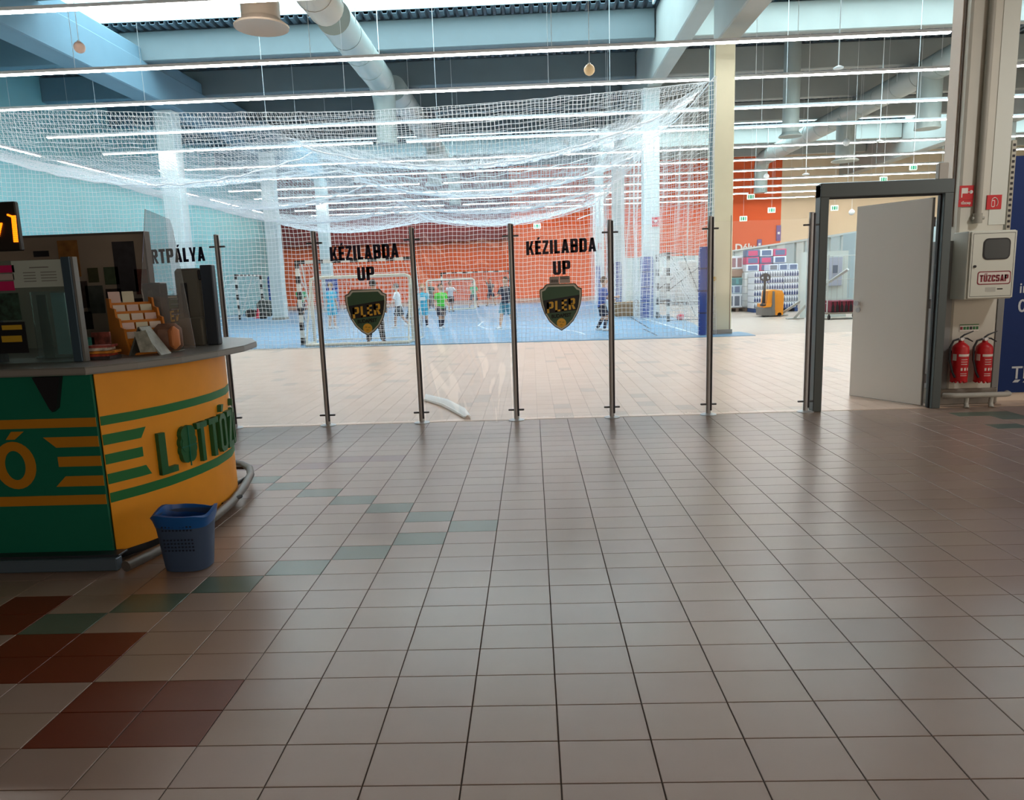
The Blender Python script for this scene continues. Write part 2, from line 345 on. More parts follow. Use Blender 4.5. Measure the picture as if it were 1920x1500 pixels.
# seam lines on the skylight upstand
# --- concrete frame
k = 0
def beam(x0, x1, y0, y1, z0, z1, m, ledge=None, nm='roof_beam'):
    q = MB().bb(x0, x1, y0, y1, z0, z1, .03)
    o = q.build('trim_%d' % (20+len(beams)), m); tag(o, kind='structure'); beams.append(o); return o
beams = []
beam(-13.3, -12.5, 7.2, 53, 8.0, 9.05, CONCB); beam(-13.2, -12.6, 7.2, 53, 9.05, 9.5, CONCB)
beam(4.52, 5.05, 7.2, 18.3, 6.9, 8.3, CONC); beam(4.24, 4.75, 18.6, 53, 8.05, 9.95, CONC)
beam(22.05, 22.75, 7.2, 53, 8.0, 9.95, CONC)
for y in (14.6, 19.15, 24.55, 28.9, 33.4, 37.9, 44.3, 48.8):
    for x0, x1, m in ((-19, -13.3, CONCB), (-13.3, 4.2, mat('purlin_shade_blue_grey', (112, 122, 124), .75, noise=.03, nscale=1.5)), (4.78, 22.0, CONC), (22.78, 45, CONC)):  # mid-bay purlins: shade and cast put into a darker base colour
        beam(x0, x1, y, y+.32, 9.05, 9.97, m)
def pillar(x0, x1, y0, y1, z1, m, label, pad=None):
    t = thing('pillar', label, 'pillar', 'square hall pillars')
    MB().bb(x0, x1, y0, y1, 0, z1, .02).build('shaft', m, t)
    MB().bb(x0-.02, x1+.02, y0-.02, y1+.02, 0, .12).build('plinth', mat('grey_plinth', (170, 165, 155), .7), t)
    reorigin(t, ((x0+x1)/2, (y0+y1)/2, 0)); return t
P1 = pillar(4.49, 4.97, 18.0, 18.6, 6.9, CREAM, 'cream painted pillar at the near right corner of the blue court')
q = MB().tube([(4.46, 17.98, 0), (4.46, 17.98, 6.85)], .05, 8).build('downpipe', CONCB, P1); q.location -= Vector((4.78, 18.3, 0))
q = MB().bb(4.97, 4.985, 17.99, 18.05, 0, 2.9).build('edge_guard', mat('brown_guard', (150, 130, 110), .6), P1); q.location -= Vector((4.78, 18.3, 0))
a = at(817/5.053+1180, 720/5.053+380, 17.99)
q = MB().bb(a.x-.06, a.x+.06, 17.975, 17.995, a.z-.05, a.z+.05).build('yellow_sticker', mat('sticker_yellow', (214, 178, 60), .6), P1); q.location -= Vector((4.78, 18.3, 0))
P2 = pillar(4.12, 4.69, 26.5, 27.1, 8.05, PILW, 'white pillar behind the side-on goal at right of the court')
P3 = pillar(4.01, 4.55, 35.2, 35.8, 8.05, PILW, 'white pillar third from the near right corner of the court')
P4 = pillar(3.98, 4.46, 44.0, 44.6, 8.05, PILW, 'white pillar farthest back on the right side of the court')
pillar(-13.4, -12.75, 26.5, 27.1, 8.0, PILW, 'pale pillar at left above the kiosk counter')
pillar(-12.94, -12.34, 35.2, 35.8, 8.0, PILW, 'pale pillar on the left side, midway down the hall')
pillar(-12.92, -12.3, 44., 44.6, 8.0, PILW, 'pale pillar near the back orange wall, behind the front goal')
pillar(22.1, 22.7, 35.2, 35.8, 8.0, PILW, 'white pillar far right above the grey partition')
# --- big near pillar at right
PX0, PX1, PY0, PY1 = 4.41, 4.97, 7.78, 8.10
t = thing('service_pillar', 'large off-white pillar beside the open door, carrying the hydrant box', 'pillar')
OFFW = mat('offwhite_pillar', (205, 203, 192), .65, noise=.03, nscale=3)
MB().bb(PX0+.08, PX1, PY0, PY1, 0, 9.9, .02).build('shaft', OFFW, t)
MB().bb(4.478, 4.49, 7.865, 7.885, 1.9, 9.9).build('cable', mat('dark_seam', (110, 96, 88), .8), t)
MB().bb(4.47, 4.49, 7.90, 8.08, 1.9, 9.9).build('lit_side_strip', mat('lit_side_ivory', (236, 226, 214), .6), t)  # pillar's side face: hall light put into its paler colour
MB().bb(4.80, 4.97, 7.774, 7.78, 1.9, 9.9).build('face_board', mat('pale_board', (212, 216, 208), .6), t)
MB().cyl((4.665, PY0-.04, 1.95), (4.665, PY0-.04, 9.9), .032, 12).build('supply_pipe', mat('grey_pipe_paint', (158, 156, 146), .5), t, True)
m = MB().cyl((4.61, PY0-.04, 1.97), (4.73, PY0-.04, 1.97), .016, 8).cyl((4.665, PY0-.04, 1.92), (4.665, PY0-.04, 2.02), .045, 12)
m.build('pipe_clamp', MATS['grey_pipe_paint'], t, True)
MB().bb(4.31, PX1+.03, PY0-.05, PY1+.02, 0, .17, .01).build('plinth', mat('worn_grey_plinth', (130, 124, 116), .8, noise=.15), t)
MB().bb(4.31, 4.485, PY0+.0, PY1-.05, .17, 1.75).build('grey_skirt', mat('grey_skirt_paint', (132, 134, 134), .6), t)
MB().bb(PX1, PX1+.06, PY0, PY1-.1, .17, 1.13).build('grey_skirt', MATS['grey_skirt_paint'], t)
reorigin(t, (4.7, 8.1, 0))
t = thing('junction_box', 'small grey junction box on the pillar edge above the door frame', 'box')
a = at(1769, 322, 7.7)
MB().bb(a.x-.05, a.x+.05, 7.69, 7.76, a.z-.09, a.z+.09, .008).build('case', mat('box_grey', (176, 172, 164), .5), t)
MB().tube([(a.x, 7.71, a.z-.09), (a.x-.03, 7.7, a.z-.16), (a.x-.1, 7.7, a.z-.2), (a.x-.22, 7.7, a.z-.22)], .006, 6).build('cable', GREYP, t)
reorigin(t, (a.x, 7.72, a.z-.1))
# ================================================================= LIGHT ROWS
HOUS = mat('lamp_housing', (210, 214, 216), .5); TUBE = mat('lamp_tube', (255, 250, 244), .5, emis=TUBE_E)
rows = [9.9, 13.35, 16.85, 19.8, 23.3, 26.3]+[26.8+3.42*i for i in range(1, 8)]  # first row is out of view, added to brighten the floor near the glass
def roof(y): return 11.6 if any(a-.2 < y < b_+.2 for a, b_ in SKYL) else 10.02
ordn = ['just behind the glass line, the one nearest the glass;', 'first', 'second', 'third', 'fourth', 'fifth', 'sixth', 'seventh', 'eighth', 'ninth', 'tenth', 'eleventh', 'twelfth']
LZ = 6.5
for i, y in enumerate(rows):
    t = thing('light_row', ('added fluorescent light row out of view, nearest to the glass line' if i == 0 else 'long hanging fluorescent light row, %s from the front of those in view' % ordn[i]), 'light', 'hanging light rows across the hall')
    x0 = -15.3 if i > 3 else -17.3
    segs = [(x0, 9.3 if i == 2 else 30.)]
    if i >= 11: segs = [(x0, 3.6), (4.9, 14.), (15., 19.5), (20, 30)]
    for gx0, gx1 in ([(-5.5, -4.3)] if i in (5, 8, 11) else []): segs = [sg for a, b_ in segs for sg in (((a, gx0), (gx1, b_)) if a < gx0 < b_ else ((a, b_),))]
    for a, b_ in segs:
        m = MB().bb(a, b_, y-.07, y+.07, LZ+.025, LZ+.085, .0); m.build('housing', HOUS, t)
        MB().prism([(y-.055, LZ+.024), (y+.055, LZ+.024), (y+.03, LZ-.004), (y-.03, LZ-.004)], a+.02, b_-.02, lambda u, v, w_: (w_, u, v)).build('tube', TUBE, t)
        x = a+1.7
        while x < b_:
            MB().cyl((x, y, LZ+.1), (x, y, roof(y)), .006, 5).build('suspension_wire', WHITE, t)
            x += 5.4
    reorigin(t, (0, y, LZ))
t = thing('wall_light_row', 'light row running along the left teal wall towards the back', 'light')
for ya, yb in ((9., 26.2), (27.2, 38.5), (40., 51.)):
    MB().bb(-17.6, -17.5, ya, yb, LZ+.025, LZ+.1).build('housing', HOUS, t); MB().bb(-17.59, -17.51, ya, yb, LZ+.005, LZ+.025).build('tube', TUBE, t)
    for y in np.arange(ya+1, yb, 5.): MB().cyl((-17.55, y, LZ+.1), (-17.55, y, 10.02), .006, 5).build('suspension_wire', WHITE, t)
reorigin(t, (-17.55, 9, LZ))
# ================================================================= DUCTS
DUCT = mat('duct_grey_white', (168, 174, 168), .5, .1); DUCTW = mat('duct_shade_tint', (190, 172, 152), .5, .1)  # warm tint of the near duct stands for shade, put into its colour
def duct(label, x, y0, y1, drops, r, m, z=8.45, end='drop'):
    t = thing('air_duct', label, 'duct', 'round ventilation ducts under the roof')
    MB().tube([(x, y0, z), (x, y1, z)], r, 24).build('main_pipe', m, t, True)
    for yy in np.arange(y0+1.2, y1, 1.5): MB().tube([(x, yy, z), (x, yy+.05, z)], r+.012, 24).build('joint_ring', m, t, True)
    for yy in np.arange(y0+.6, y1, 3.): MB().cyl((x-r, yy, z), (x-r, yy, roof(yy)), .01, 5).cyl((x+r, yy, z), (x+r, yy, roof(yy)), .01, 5).build('hanger_rod', WHITE, t)
    for yd, rd, kind in drops:
        if yd > y1-.2:
            pts = [(x, y1-.02, z)]+[(x, y1+.75*math.sin(a), z-.75*(1-math.cos(a))) for a in np.linspace(.2, PI/2, 7)]
            pts.append((x, y1+.75, 6.52)); rr = [r]*2+[r*(1-k/6)+rd*k/6 for k in range(7)]; rr = rr[:len(pts)-1]+[rd]; yy = y1+.75
            MB().tube(pts, rr, 22).build('elbow_drop', m, t, True)
        else:
            yy = yd; MB().tube([(x, yd, z), (x, yd, 6.52)], rd, 22).build('drop_pipe', m, t, True)
        if kind == 'flange':
            MB().lathe((x, yy, 6.42), [(rd*.75, .06), (rd*1.4, -.0), (rd*1.42, .03), (rd*1.02, .14), (rd, .16)], 26).build('diffuser', m, t, True)
        elif kind == 'ring':
            MB().lathe((x, yy, 6.46), [(rd*.9, 0), (rd*1.04, 0), (rd*1.04, .1)], 24).build('end_ring', m, t, True)
    reorigin(t, (x, y0, z-r)); return t
duct('shade-tinted beige duct with a flanged round diffuser hanging at the top left', -5.0, 9.5, 19.2, [(14.4, .36, 'flange')], .47, DUCTW, 8.5)
duct('grey duct that bends down into a vertical drop left of centre', -5.0, 19.9, 25.6, [(26.4, .36, 'ring')], .46, DUCT, 8.5)
duct('grey duct continuing to the back behind the centre drop', -4.75, 26.9, 46.2, [(37.0, .34, 'flange'), (47, .38, 'ring')], .44, DUCT, 8.5)
duct('grey duct slanting down from the right pillar, two drops', 14.6, 25.5, 46., [(27.6, .42, 'ring'), (34.5, .42, 'flange'), (47, .4, 'ring')], .45, DUCT, 8.5)
t = thing('air_duct', 'vertical round duct with a diffuser right of the cream pillar', 'duct', 'round ventilation ducts under the roof')
MB().cyl((9.8, 28, 6.55), (9.8, 28, 10.02), .3, 24).build('drop_pipe', DUCT, t, True); MB().lathe((9.8, 28, 6.45), [(.24, .04), (.42, 0), (.43, .03), (.31, .14), (.3, .16)], 26).build('diffuser', DUCT, t, True); reorigin(t, (9.8, 28, 6.45))
# hanging globes, detectors
def globe(label, x, y, Y, r, m, top=9.9, nm='hanging_globe'):
    a = at(x, y, Y); t = thing(nm, label, 'lamp', 'small hanging globes and lamps')
    MB().ball(a, r, 16).build('globe', m, t, True); MB().cyl((a.x, a.y, a.z+r*.9), (a.x, a.y, roof(a.y)), .006, 5).build('wire', WHITE, t)
    MB().cyl((a.x, a.y, a.z+r*.9), (a.x, a.y, a.z+r*1.15), r*.3, 8).build('cap', WHITE, t); reorigin(t, a)
globe('pinkish hanging globe on a wire at the top left', 149, 89, 15., .11, mat('globe_pink', (220, 188, 170), .5))
globe('pale orange hanging globe near the top centre', 1105, 131, 16.5, .12, mat('globe_orange', (236, 206, 156), .5))
globe('small white pendant seen through the sagging net, left of centre', 669, 338, 33., .13, WHITE)
globe('white globe under the skylight strip, right of centre', 1061, 268, 36., .14, WHITE)
globe('white teardrop lamp hanging near the white pillars', 1141, 272, 26., .2, WHITE)
globe('white globe beside the far right duct drop', 1437, 331, 38., .14, WHITE)
globe('white globe between light rows near the right duct', 1587, 267, 30., .14, WHITE)
globe('little white lamp above the open door', 1597, 398, 26., .1, WHITE)
for (x, y, Y), l in (((1572, 129, 20.), 'white disc detector on a rod near the top right'), ((1649, 266, 26.), 'flat white detector on a rod right of the vertical duct'), ((1511, 328, 28.), 'white detector at the end of a short rod, right of the orange wall')):
    a = at(x, y, Y); t = thing('detector', l, 'detector', 'ceiling detectors on rods')
    MB().lathe(a, [(.12, 0), (.13, .03), (.05, .07)], 16).build('disc', WHITE, t, True); MB().cyl((a.x, a.y, a.z+.05), (a.x, a.y, roof(a.y)), .014, 6).build('rod', WHITE, t); reorigin(t, a)
# green exit signs
EXG = mat('exit_green', (40, 150, 110), .5, emis=.35); EXW = mat('exit_white', (225, 240, 230), .5, emis=.4)
for (x, y, Y, l) in ((1408, 369, 40, 'green and white exit sign hanging on the orange wall, topmost'), (1447, 394, 46, 'green and white exit sign at the right edge of the orange wall'), (1394, 410, 50, 'green and white exit sign lowest on the orange wall'),
                     (1565, 390, 42, 'green and white exit sign seen through the door opening'), (1713, 314, 24, 'green and white exit sign above the right part of the door frame'), (1657, 336, 28, 'green and white exit sign above the middle of the door frame'),
                     (1007, 424, 48, 'tiny green exit sign above the second team lettering')):
    a = at(x, y, Y); h = Y*.0036; wd = Y*.0052; t = thing('exit_sign', l, 'sign', 'hanging green exit signs')
    MB().bb(a.x-wd, a.x+wd, Y, Y+.05, a.z-h, a.z+h, .03).build('plate', EXW, t)
    for dx, ww in ((-.55, .12), (0, .22), (.55, .12)): MB().bb(a.x+wd*dx-wd*ww, a.x+wd*dx+wd*ww, Y-.01, Y, a.z-h*.6, a.z+h*.6).build('pictogram', EXG, t)
    MB().cyl((a.x, Y+.02, a.z+h), (a.x, Y+.02, roof(Y)), .006, 5).build('wire', WHITE, t); reorigin(t, a)
# ================================================================= GLASS LINE
GY = 7.57; PS = 1.0329; PXs = [-3.3039+i*PS for i in range(-1, 7)]
pl = ['at the left behind the poster board', 'just right of the kiosk counter', 'left of the first team lettering', 'right of the first team lettering', 'left of the second team lettering', 'right of the second team lettering', 'in front of the cream pillar', 'against the dark door frame']
for i, x in enumerate(PXs):
    y = GY+(.0 if i else 0); t = thing('glass_post', 'brushed steel glass post %s' % pl[i], 'post', 'steel posts of the glass partition')
    MB().cyl((x, y, .01), (x, y, 2.08), .027, 14).build('pole', STEEL, t, True)
    MB().cyl((x+.022, y-.022, .05), (x+.022, y-.022, 2.07), .010, 8).build('inner_rod', mat('dark_rod', (70, 70, 76), .4, .6), t, True)
    MB().lathe((x, y, 0), [(.085, 0), (.085, .006), (.06, .014), (.03, .018)], 20).build('base_plate', STEEL, t, True)
    for z in (.115, 1.955): MB().bb(x-.085, x+.085, y-.012, y+.012, z-.009, z+.009, .004).build('clamp', mat('clamp_metal', (90, 90, 92), .4, .7), t)
    reorigin(t, (x, y, 0))
for i in range(len(PXs)-1):
    if i == 3: continue
    t = thing('glass_screen', 'clear glass pane between the posts, %s' % ['behind the poster board', 'second from the left, no lettering', 'carrying the first team lettering', '', 'carrying the second team lettering', 'right of the second team lettering', 'next to the door'][i], 'glass', 'clear panes of the partition')
    a, b_ = PXs[i]+.035, PXs[i+1]-.035
    MB().bb(a, b_, GY-.003, GY+.003, .03, 2.02).build('pane', GLASS, t)
    reorigin(t, ((a+b_)/2, GY, .03))
    if i == 5: t['label'] = 'clear glass pane right of the one with the second team lettering'
# creased film sheet in the fourth bay
a, b_ = PXs[3]+.035, PXs[4]-.035; nx, nz = 46, 80; m = MB(); vs = []
for j in range(nz+1):
    z = .012+(j/nz)*2.0
    for i in range(nx+1):
        u = i/nx; e = math.sin(PI*u)**.6
        lo = max(0, 1-z/.75); hi = max(0, min(1, (z-1.0)/.6))
        d = .03*e*math.sin(2*PI*(u*1.5+z*.25)) + lo*e*(.07*math.sin(9*u+3*z)+.075*math.sin(25*u-5*z+.6*math.sin(7*z))*max(0, u-.35)*1.8) + hi*e*.035*math.sin(14*(u*.7+z)+2*math.sin(5*u))
        d += .010*e*math.sin(31*u+11*z)+lo*lo*.10*e
        vs.append((a+.01+(b_-a-.02)*u, GY-d*.7, z+lo*.04*math.sin(6*u)))
fs = [(j*(nx+1)+i, j*(nx+1)+i+1, (j+1)*(nx+1)+i+1, (j+1)*(nx+1)+i) for j in range(nz) for i in range(nx)]
m.add(vs, fs); o = m.build('film_sheet', FILM, None, True, fix=False); tag(o, 'creased clear plastic sheet hanging between two steel posts', 'sheet')
# its torn lower corner: white folds on the floor
m = MB(); A = [gr(796, 752), gr(830, 762), gr(852, 774), gr(872, 786)]; B = [gr(800, 745), gr(845, 754), gr(872, 768), gr(884, 784)]
vs = []
for i, (p, q) in enumerate(zip(A, B)):
    for k2 in range(4): r = p.lerp(q, k2/3); vs.append((r.x, r.y, .02+.05*math.sin(PI*k2/3)*(1-.5*i/3)))
m.add(vs, [(i*4+k2, i*4+k2+1, (i+1)*4+k2+1, (i+1)*4+k2) for i in range(3) for k2 in range(3)])
q = m.build('white_fold', mat('white_film_edge', (250, 252, 252), .6), o, True)
q = MB().tube([(p.x, p.y, .02) for p in A], [.014, .022, .02, .012], 6).build('rolled_edge', MATS['white_film_edge'], o, True)
# lettering and shields
def onglass(cx, cz, d=.012): return lambda x, y, z: (cx+x, GY-d-z, cz+y)
SG, SR, SL, SK, SY = mat('shield_green', (72, 110, 86), .5), mat('shield_rim', (104, 106, 92), .5), mat('shield_silver', (232, 234, 224), .5), mat('shield_black', (26, 30, 36), .5), mat('shield_amber', (255, 204, 76), .5)
def shield_poly(s, top=.0):
    h = [(0.0, .245), (.150, .245), (.165, .232), (.185, .205), (.222, .190), (.222, .12), (.208, .03), (.178, -.06), (.130, -.145), (.070, -.205), (0, -.248)]
    P = [(x*s, z*s) for x, z in h]; return [(-x, z) for x, z in P[1:-1]][::-1]+P[::-1][::-1] if False else P+[(-x, z) for x, z in P[1:-1]][::-1]
def shield(px, py, label):
    c = at(px, py, GY); t = thing('team_shield', label, 'emblem', 'shield emblems on the glass')
    fn = lambda a, b_, d: (c.x+a, GY-.006-d, c.z+b_)
    MB().prism(shield_poly(1), 0, .003, fn).build('rim', SR, t); MB().prism(shield_poly(.955), .003, .005, fn).build('silver_border', SL, t)
    MB().prism(shield_poly(.885), .005, .007, fn).build('field', SG, t)
    MB().prism([(-.188, .075), (.195, .125), (.178, -.0), (.165, -.035), (-.165, -.062)], .007, .008, fn).build('band', SK, t)
    sh = lambda x, y, z: (c.x+x, GY-.015-z, c.z+.0-.028+y+x*.13)
    block('PLER', 0, -.04, .30, .115, .008, .010, lambda a, b_, d: (c.x+a, GY-.006-d, c.z+b_+a*.13), SY, t, st=(.19, .17), gap=.13)
    text('BUDAPEST', .052, mat('shield_dark_text', (14, 26, 20), .6), t, lambda x, y, z: (c.x+x, GY-.015-z, c.z-.105+y+x*.06), 'small_lettering', .002, .002, .85)
    MB().prism([(.05*math.cos(a), -.165+.05*math.sin(a)) for a in np.linspace(0, 2*PI, 20, False)], .007, .009, fn).build('ball', SY, t)
    for rr in (0, 1, 2):
        a = rr*2*PI/3+.4; MB().bb(c.x+.02*math.cos(a)-.012, c.x+.02*math.cos(a)+.012, GY-.0165, GY-.015, c.z-.165+.02*math.sin(a)-.002, c.z-.165+.02*math.sin(a)+.002).build('ball_seam', SK, t)
    reorigin(t, (c.x, GY, c.z-.25))
shield(688, 586, 'green and amber shield emblem under the first lettering, left of centre')
shield(1052, 576, 'green and amber shield emblem under the second lettering, right of centre')
shield(318, 597, 'green shield emblem partly hidden behind the kiosk counter')
def letter(s, px, py, w_px, h_px, label):
    c = at(px, py, GY); sc = GY/F; o = block(s, 0, -h_px*sc/2, w_px*sc, h_px*sc, .004, .007, lambda a, b_, d: (a, -d, b_), NAVY, None, 'team_lettering', slant=.02)
    o.location = (c.x, GY, c.z); tag(o, label, 'lettering', 'dark blue vinyl words on the glass')
letter('KÉZILABDA', 683, 473, 128, 26, 'dark blue word KÉZILABDA on the glass, left of centre')
letter('UP', 686, 513, 32, 25, 'dark blue word UP above the left shield')
letter('KÉZILABDA', 1052, 462, 128, 25, 'dark blue word KÉZILABDA on the glass, right of centre')
letter('UP', 1053, 502, 32, 25, 'dark blue word UP above the right shield')
letter('SPORTPÁLYA', 311, 480, 148, 26, 'dark blue word SPORTPÁLYA behind the kiosk')
t = at(1049, 524, GY); o = thing('notice', 'two small printed paper notices above the right shield', 'paper')
MB().bb(t.x-.105, t.x-.004, GY-.008, GY-.005, t.z-.045, t.z+.03).build('sheet', mat('paper_grey', (196, 186, 184), .8), o)
MB().bb(t.x+.0, t.x+.11, GY-.008, GY-.005, t.z-.04, t.z+.032).build('sheet', mat('paper_pale', (214, 204, 200), .8), o)
m = MB(); [m.bb(t.x+.006, t.x+.10, GY-.0095, GY-.008, t.z+.02-.017*k2, t.z+.028-.017*k2) for k2 in range(2)]; [m.bb(t.x-.09+.016*k2, t.x-.082+.016*k2, GY-.0095, GY-.008, t.z-.03, t.z-.0) for k2 in range(5)]
m.build('print', BLACK, o); reorigin(o, t)
# ================================================================= DOOR
t = thing('door_1', 'dark grey metal door frame with a white door standing open', 'door'); t['kind'] = 'structure'; del t['category']
FX0, FX1, FY = 2.965, 4.30, 7.60
MB().bb(FX0, FX0+.09, FY-.05, FY+.08, 0, 2.35, .006).build('jamb', DSTEEL, t); MB().bb(FX1-.09, FX1, FY-.05, FY+.08, 0, 2.35, .006).build('jamb', DSTEEL, t)
MB().bb(FX0, FX1, FY-.055, FY+.085, 2.22, 2.36, .006).build('frame_head', DSTEEL, t)
MB().bb(FX0+.09, FX0+.105, FY, FY+.03, 0, 2.22).build('door_seal', BLACK, t); MB().bb(FX1-.105, FX1-.09, FY, FY+.03, 0, 2.22).build('door_seal', BLACK, t); MB().bb(FX0+.09, FX1-.09, FY, FY+.03, 2.205, 2.22).build('door_seal', BLACK, t)
h0 = Vector((4.20, 7.72, 0)); h1 = Vector((3.775, 8.50, 0)); dr = (h1-h0).normalized(); L = (h1-h0).length; ang = math.atan2(dr.y, dr.x)
lf = MB().box((L/2, 0, 1.10), (L, .045, 2.18), 0, .003).build('door_leaf', mat('door_white', (226, 224, 220), .45), t); lf.location = h0; lf.rotation_euler = (0, 0, ang)
MB().bb(.0, L, -.028, -.022, .012, .03).build('bottom_edge', WHITE, lf)
MB().box((L/2, 0, 1.1), (L+.006, .03, 2.19)).build('edge_band', mat('door_edge_grey', (150, 150, 150), .4), lf)
for s in (-1, 1):
    MB().cyl((L-.07, s*.02, 1.10), (L-.07, s*.055, 1.10), .012, 10).cyl((L-.07, s*.05, 1.10), (L-.07, s*.068, 1.10), .03, 14).build('door_knob', STEEL, lf, True)
    MB().cyl((L-.07, s*.02, 1.02), (L-.07, s*.032, 1.02), .028, 14).build('lock_rose', STEEL, lf, True)
for z in (.3, 1.1, 1.95): MB().cyl((.0, -.03, z-.05), (.0, -.03, z+.05), .011, 8).build('hinge', STEEL, lf, True)
reorigin(t, (3.63, FY, 0))
# ================================================================= HYDRANT BOX, SIGNS, EXTINGUISHERS
RED = mat('signal_red', (196, 24, 34), .4); SWH = mat('sign_white', (226, 220, 214), .6)
t = thing('hydrant_cabinet', 'white wall-mounted fire hydrant cabinet reading TŰZCSAP', 'cabinet')
hx0, hx1, hz0, hz1, hy = 4.475, 4.93, 1.14, 1.83, 7.50
CW = mat('cabinet_white', (214, 218, 208), .4)
MB().bb(hx0-.02, hx1+.0, hy+.02, PY0, hz0, hz1-.0, .006).build('case', CW, t)
d_ = MB().bb(hx0, hx1, hy, hy+.022, hz0+.01, hz1-.008, .005).build('cabinet_door', CW, t)
q = MB(); g_ = .012
for z in (hz0+.03, hz1-.028): q.bb(hx0+.02, hx1-.02, hy-.001, hy+.001, z-.002, z+.002)
for x in (hx0+.02, hx1-.02): q.bb(x-.002, x+.002, hy-.001, hy+.001, hz0+.03, hz1-.028)
q.build('gap_line', BLACK, d_)
def rr(cx, cz, w_, h_, r, n=5):
    P = []
    for sx, sz, a0 in ((1, 1, 0), (-1, 1, PI/2), (-1, -1, PI), (1, -1, 3*PI/2)):
        for a in np.linspace(a0, a0+PI/2, n): P.append((cx+sx*(w_/2-r)+r*math.cos(a), cz+sz*(h_/2-r)+r*math.sin(a)))
    return P
fh = lambda a, b_, d: (a, hy-d, b_)
cx = (hx0+hx1)/2+.03
MB().prism(rr(cx, 1.645, .27, .215, .05), 0, .006, fh).build('window_rubber', BLACK, d_)
MB().prism(rr(cx, 1.645, .245, .19, .04), .006, .008, fh).build('window_glass', mat('smoked_pane', (66, 72, 74), .25), d_)
MB().cyl((hx0+.05, hy, 1.475), (hx0+.05, hy-.012, 1.475), .014, 10).build('lock', BLACK, d_, True)
MB().prism(rr(cx-.005, 1.355, .335, .135, .025), 0, .002, fh).build('sign_border', mat('dark_red', (130, 24, 44), .5), d_); MB().prism(rr(cx-.005, 1.355, .315, .115, .02), .002, .003, fh).build('sign_field', SWH, d_)
block('TŰZCSAP', cx-.005, 1.317, .285, .068, .003, .006, fh, MATS['dark_red'], d_)
MB().bb(cx-.08, cx+.02, hy-.002, hy, 1.215, 1.26).build('small_sticker', mat('sticker_grey', (190, 192, 184), .7), d_); MB().bb(cx+.035, cx+.09, hy-.002, hy, 1.235, 1.247).build('small_mark', BLACK, d_)
reorigin(t, (4.7, 7.64, hz0))
def sign(name, label, px, py, w_, h_, draw):
    c = at(px, py, PY0-.005); t = thing(name, label, 'sign'); MB().bb(c.x-w_/2, c.x+w_/2, PY0-.012, PY0-.002, c.z-h_/2, c.z+h_/2).build('plate', RED, t)
    draw(t, c); reorigin(t, (c.x, PY0, c.z-h_/2))
SY_ = PY0-.012
def d1(t, c):
    q = MB().bb(c.x-.055, c.x+.01, SY_-.002, SY_, c.z-.01, c.z+.045).bb(c.x+.005, c.x+.04, SY_-.002, SY_, c.z+.0, c.z+.008); q.add([(c.x+.045+.018*math.cos(a), SY_-.002, c.z+.004+.018*math.sin(a)) for a in np.linspace(0, 2*PI, 12, False)], [tuple(range(12))])
    q.bb(c.x-.055, c.x-.045, SY_-.002, SY_, c.z-.05, c.z-.01); q.build('pictogram', SWH, t)
def d2(t, c): text('tűzcsap', .04, SWH, t, lambda x, y, z: (c.x+x, SY_-.002-z, c.z-.01+y), 'lettering', .001, .001, .8)
def d3(t, c):
    MB().tube([(c.x+.035*math.cos(a), SY_-.003, c.z-.005+.05*math.sin(a)) for a in np.linspace(-.9, 2.6, 12)], .004, 5).build('pictogram', SWH, t)
    MB().prism(rr(c.x-.012, c.z-.015, .035, .07, .012), 0, .002, lambda a, b_, d: (a, SY_-d, b_)).build('pictogram', SWH, t)
    MB().prism(rr(c.x-.012, c.z-.015, .024, .056, .008), .002, .003, lambda a, b_, d: (a, SY_-d, b_)).build('pictogram_core', RED, t)
sign('hose_sign', 'red square sign with a white hose reel pictogram', 1812, 361, .145, .14, d1)
sign('hydrant_text_sign', 'small red strip sign right under the hose reel sign', 1810, 381, .145, .072, d2)
sign('extinguisher_sign', 'red square sign with a white extinguisher pictogram', 1863.5, 379, .15, .145, d3)
c = at(1817, 614, PY0-.003); t = thing('eco_label', 'small green and red printed label above the extinguishers', 'label')
MB().bb(c.x-.1, c.x+.1, PY0-.006, PY0-.001, c.z-.04, c.z+.035).build('backing', SWH, t); MB().bb(c.x-.1, c.x+.1, PY0-.008, PY0-.006, c.z+.025, c.z+.035).build('green_rule', mat('label_green', (40, 110, 60), .6), t)
for k2 in range(6): MB().bb(c.x-.095+.033*k2, c.x-.07+.033*k2, PY0-.009, PY0-.006, c.z-.022, c.z+.01).build('symbol', [MATS['dark_red'], MATS['label_green'], MATS['label_green'], BLACK, MATS['label_green'], MATS['label_green']][k2], t)
reorigin(t, c)
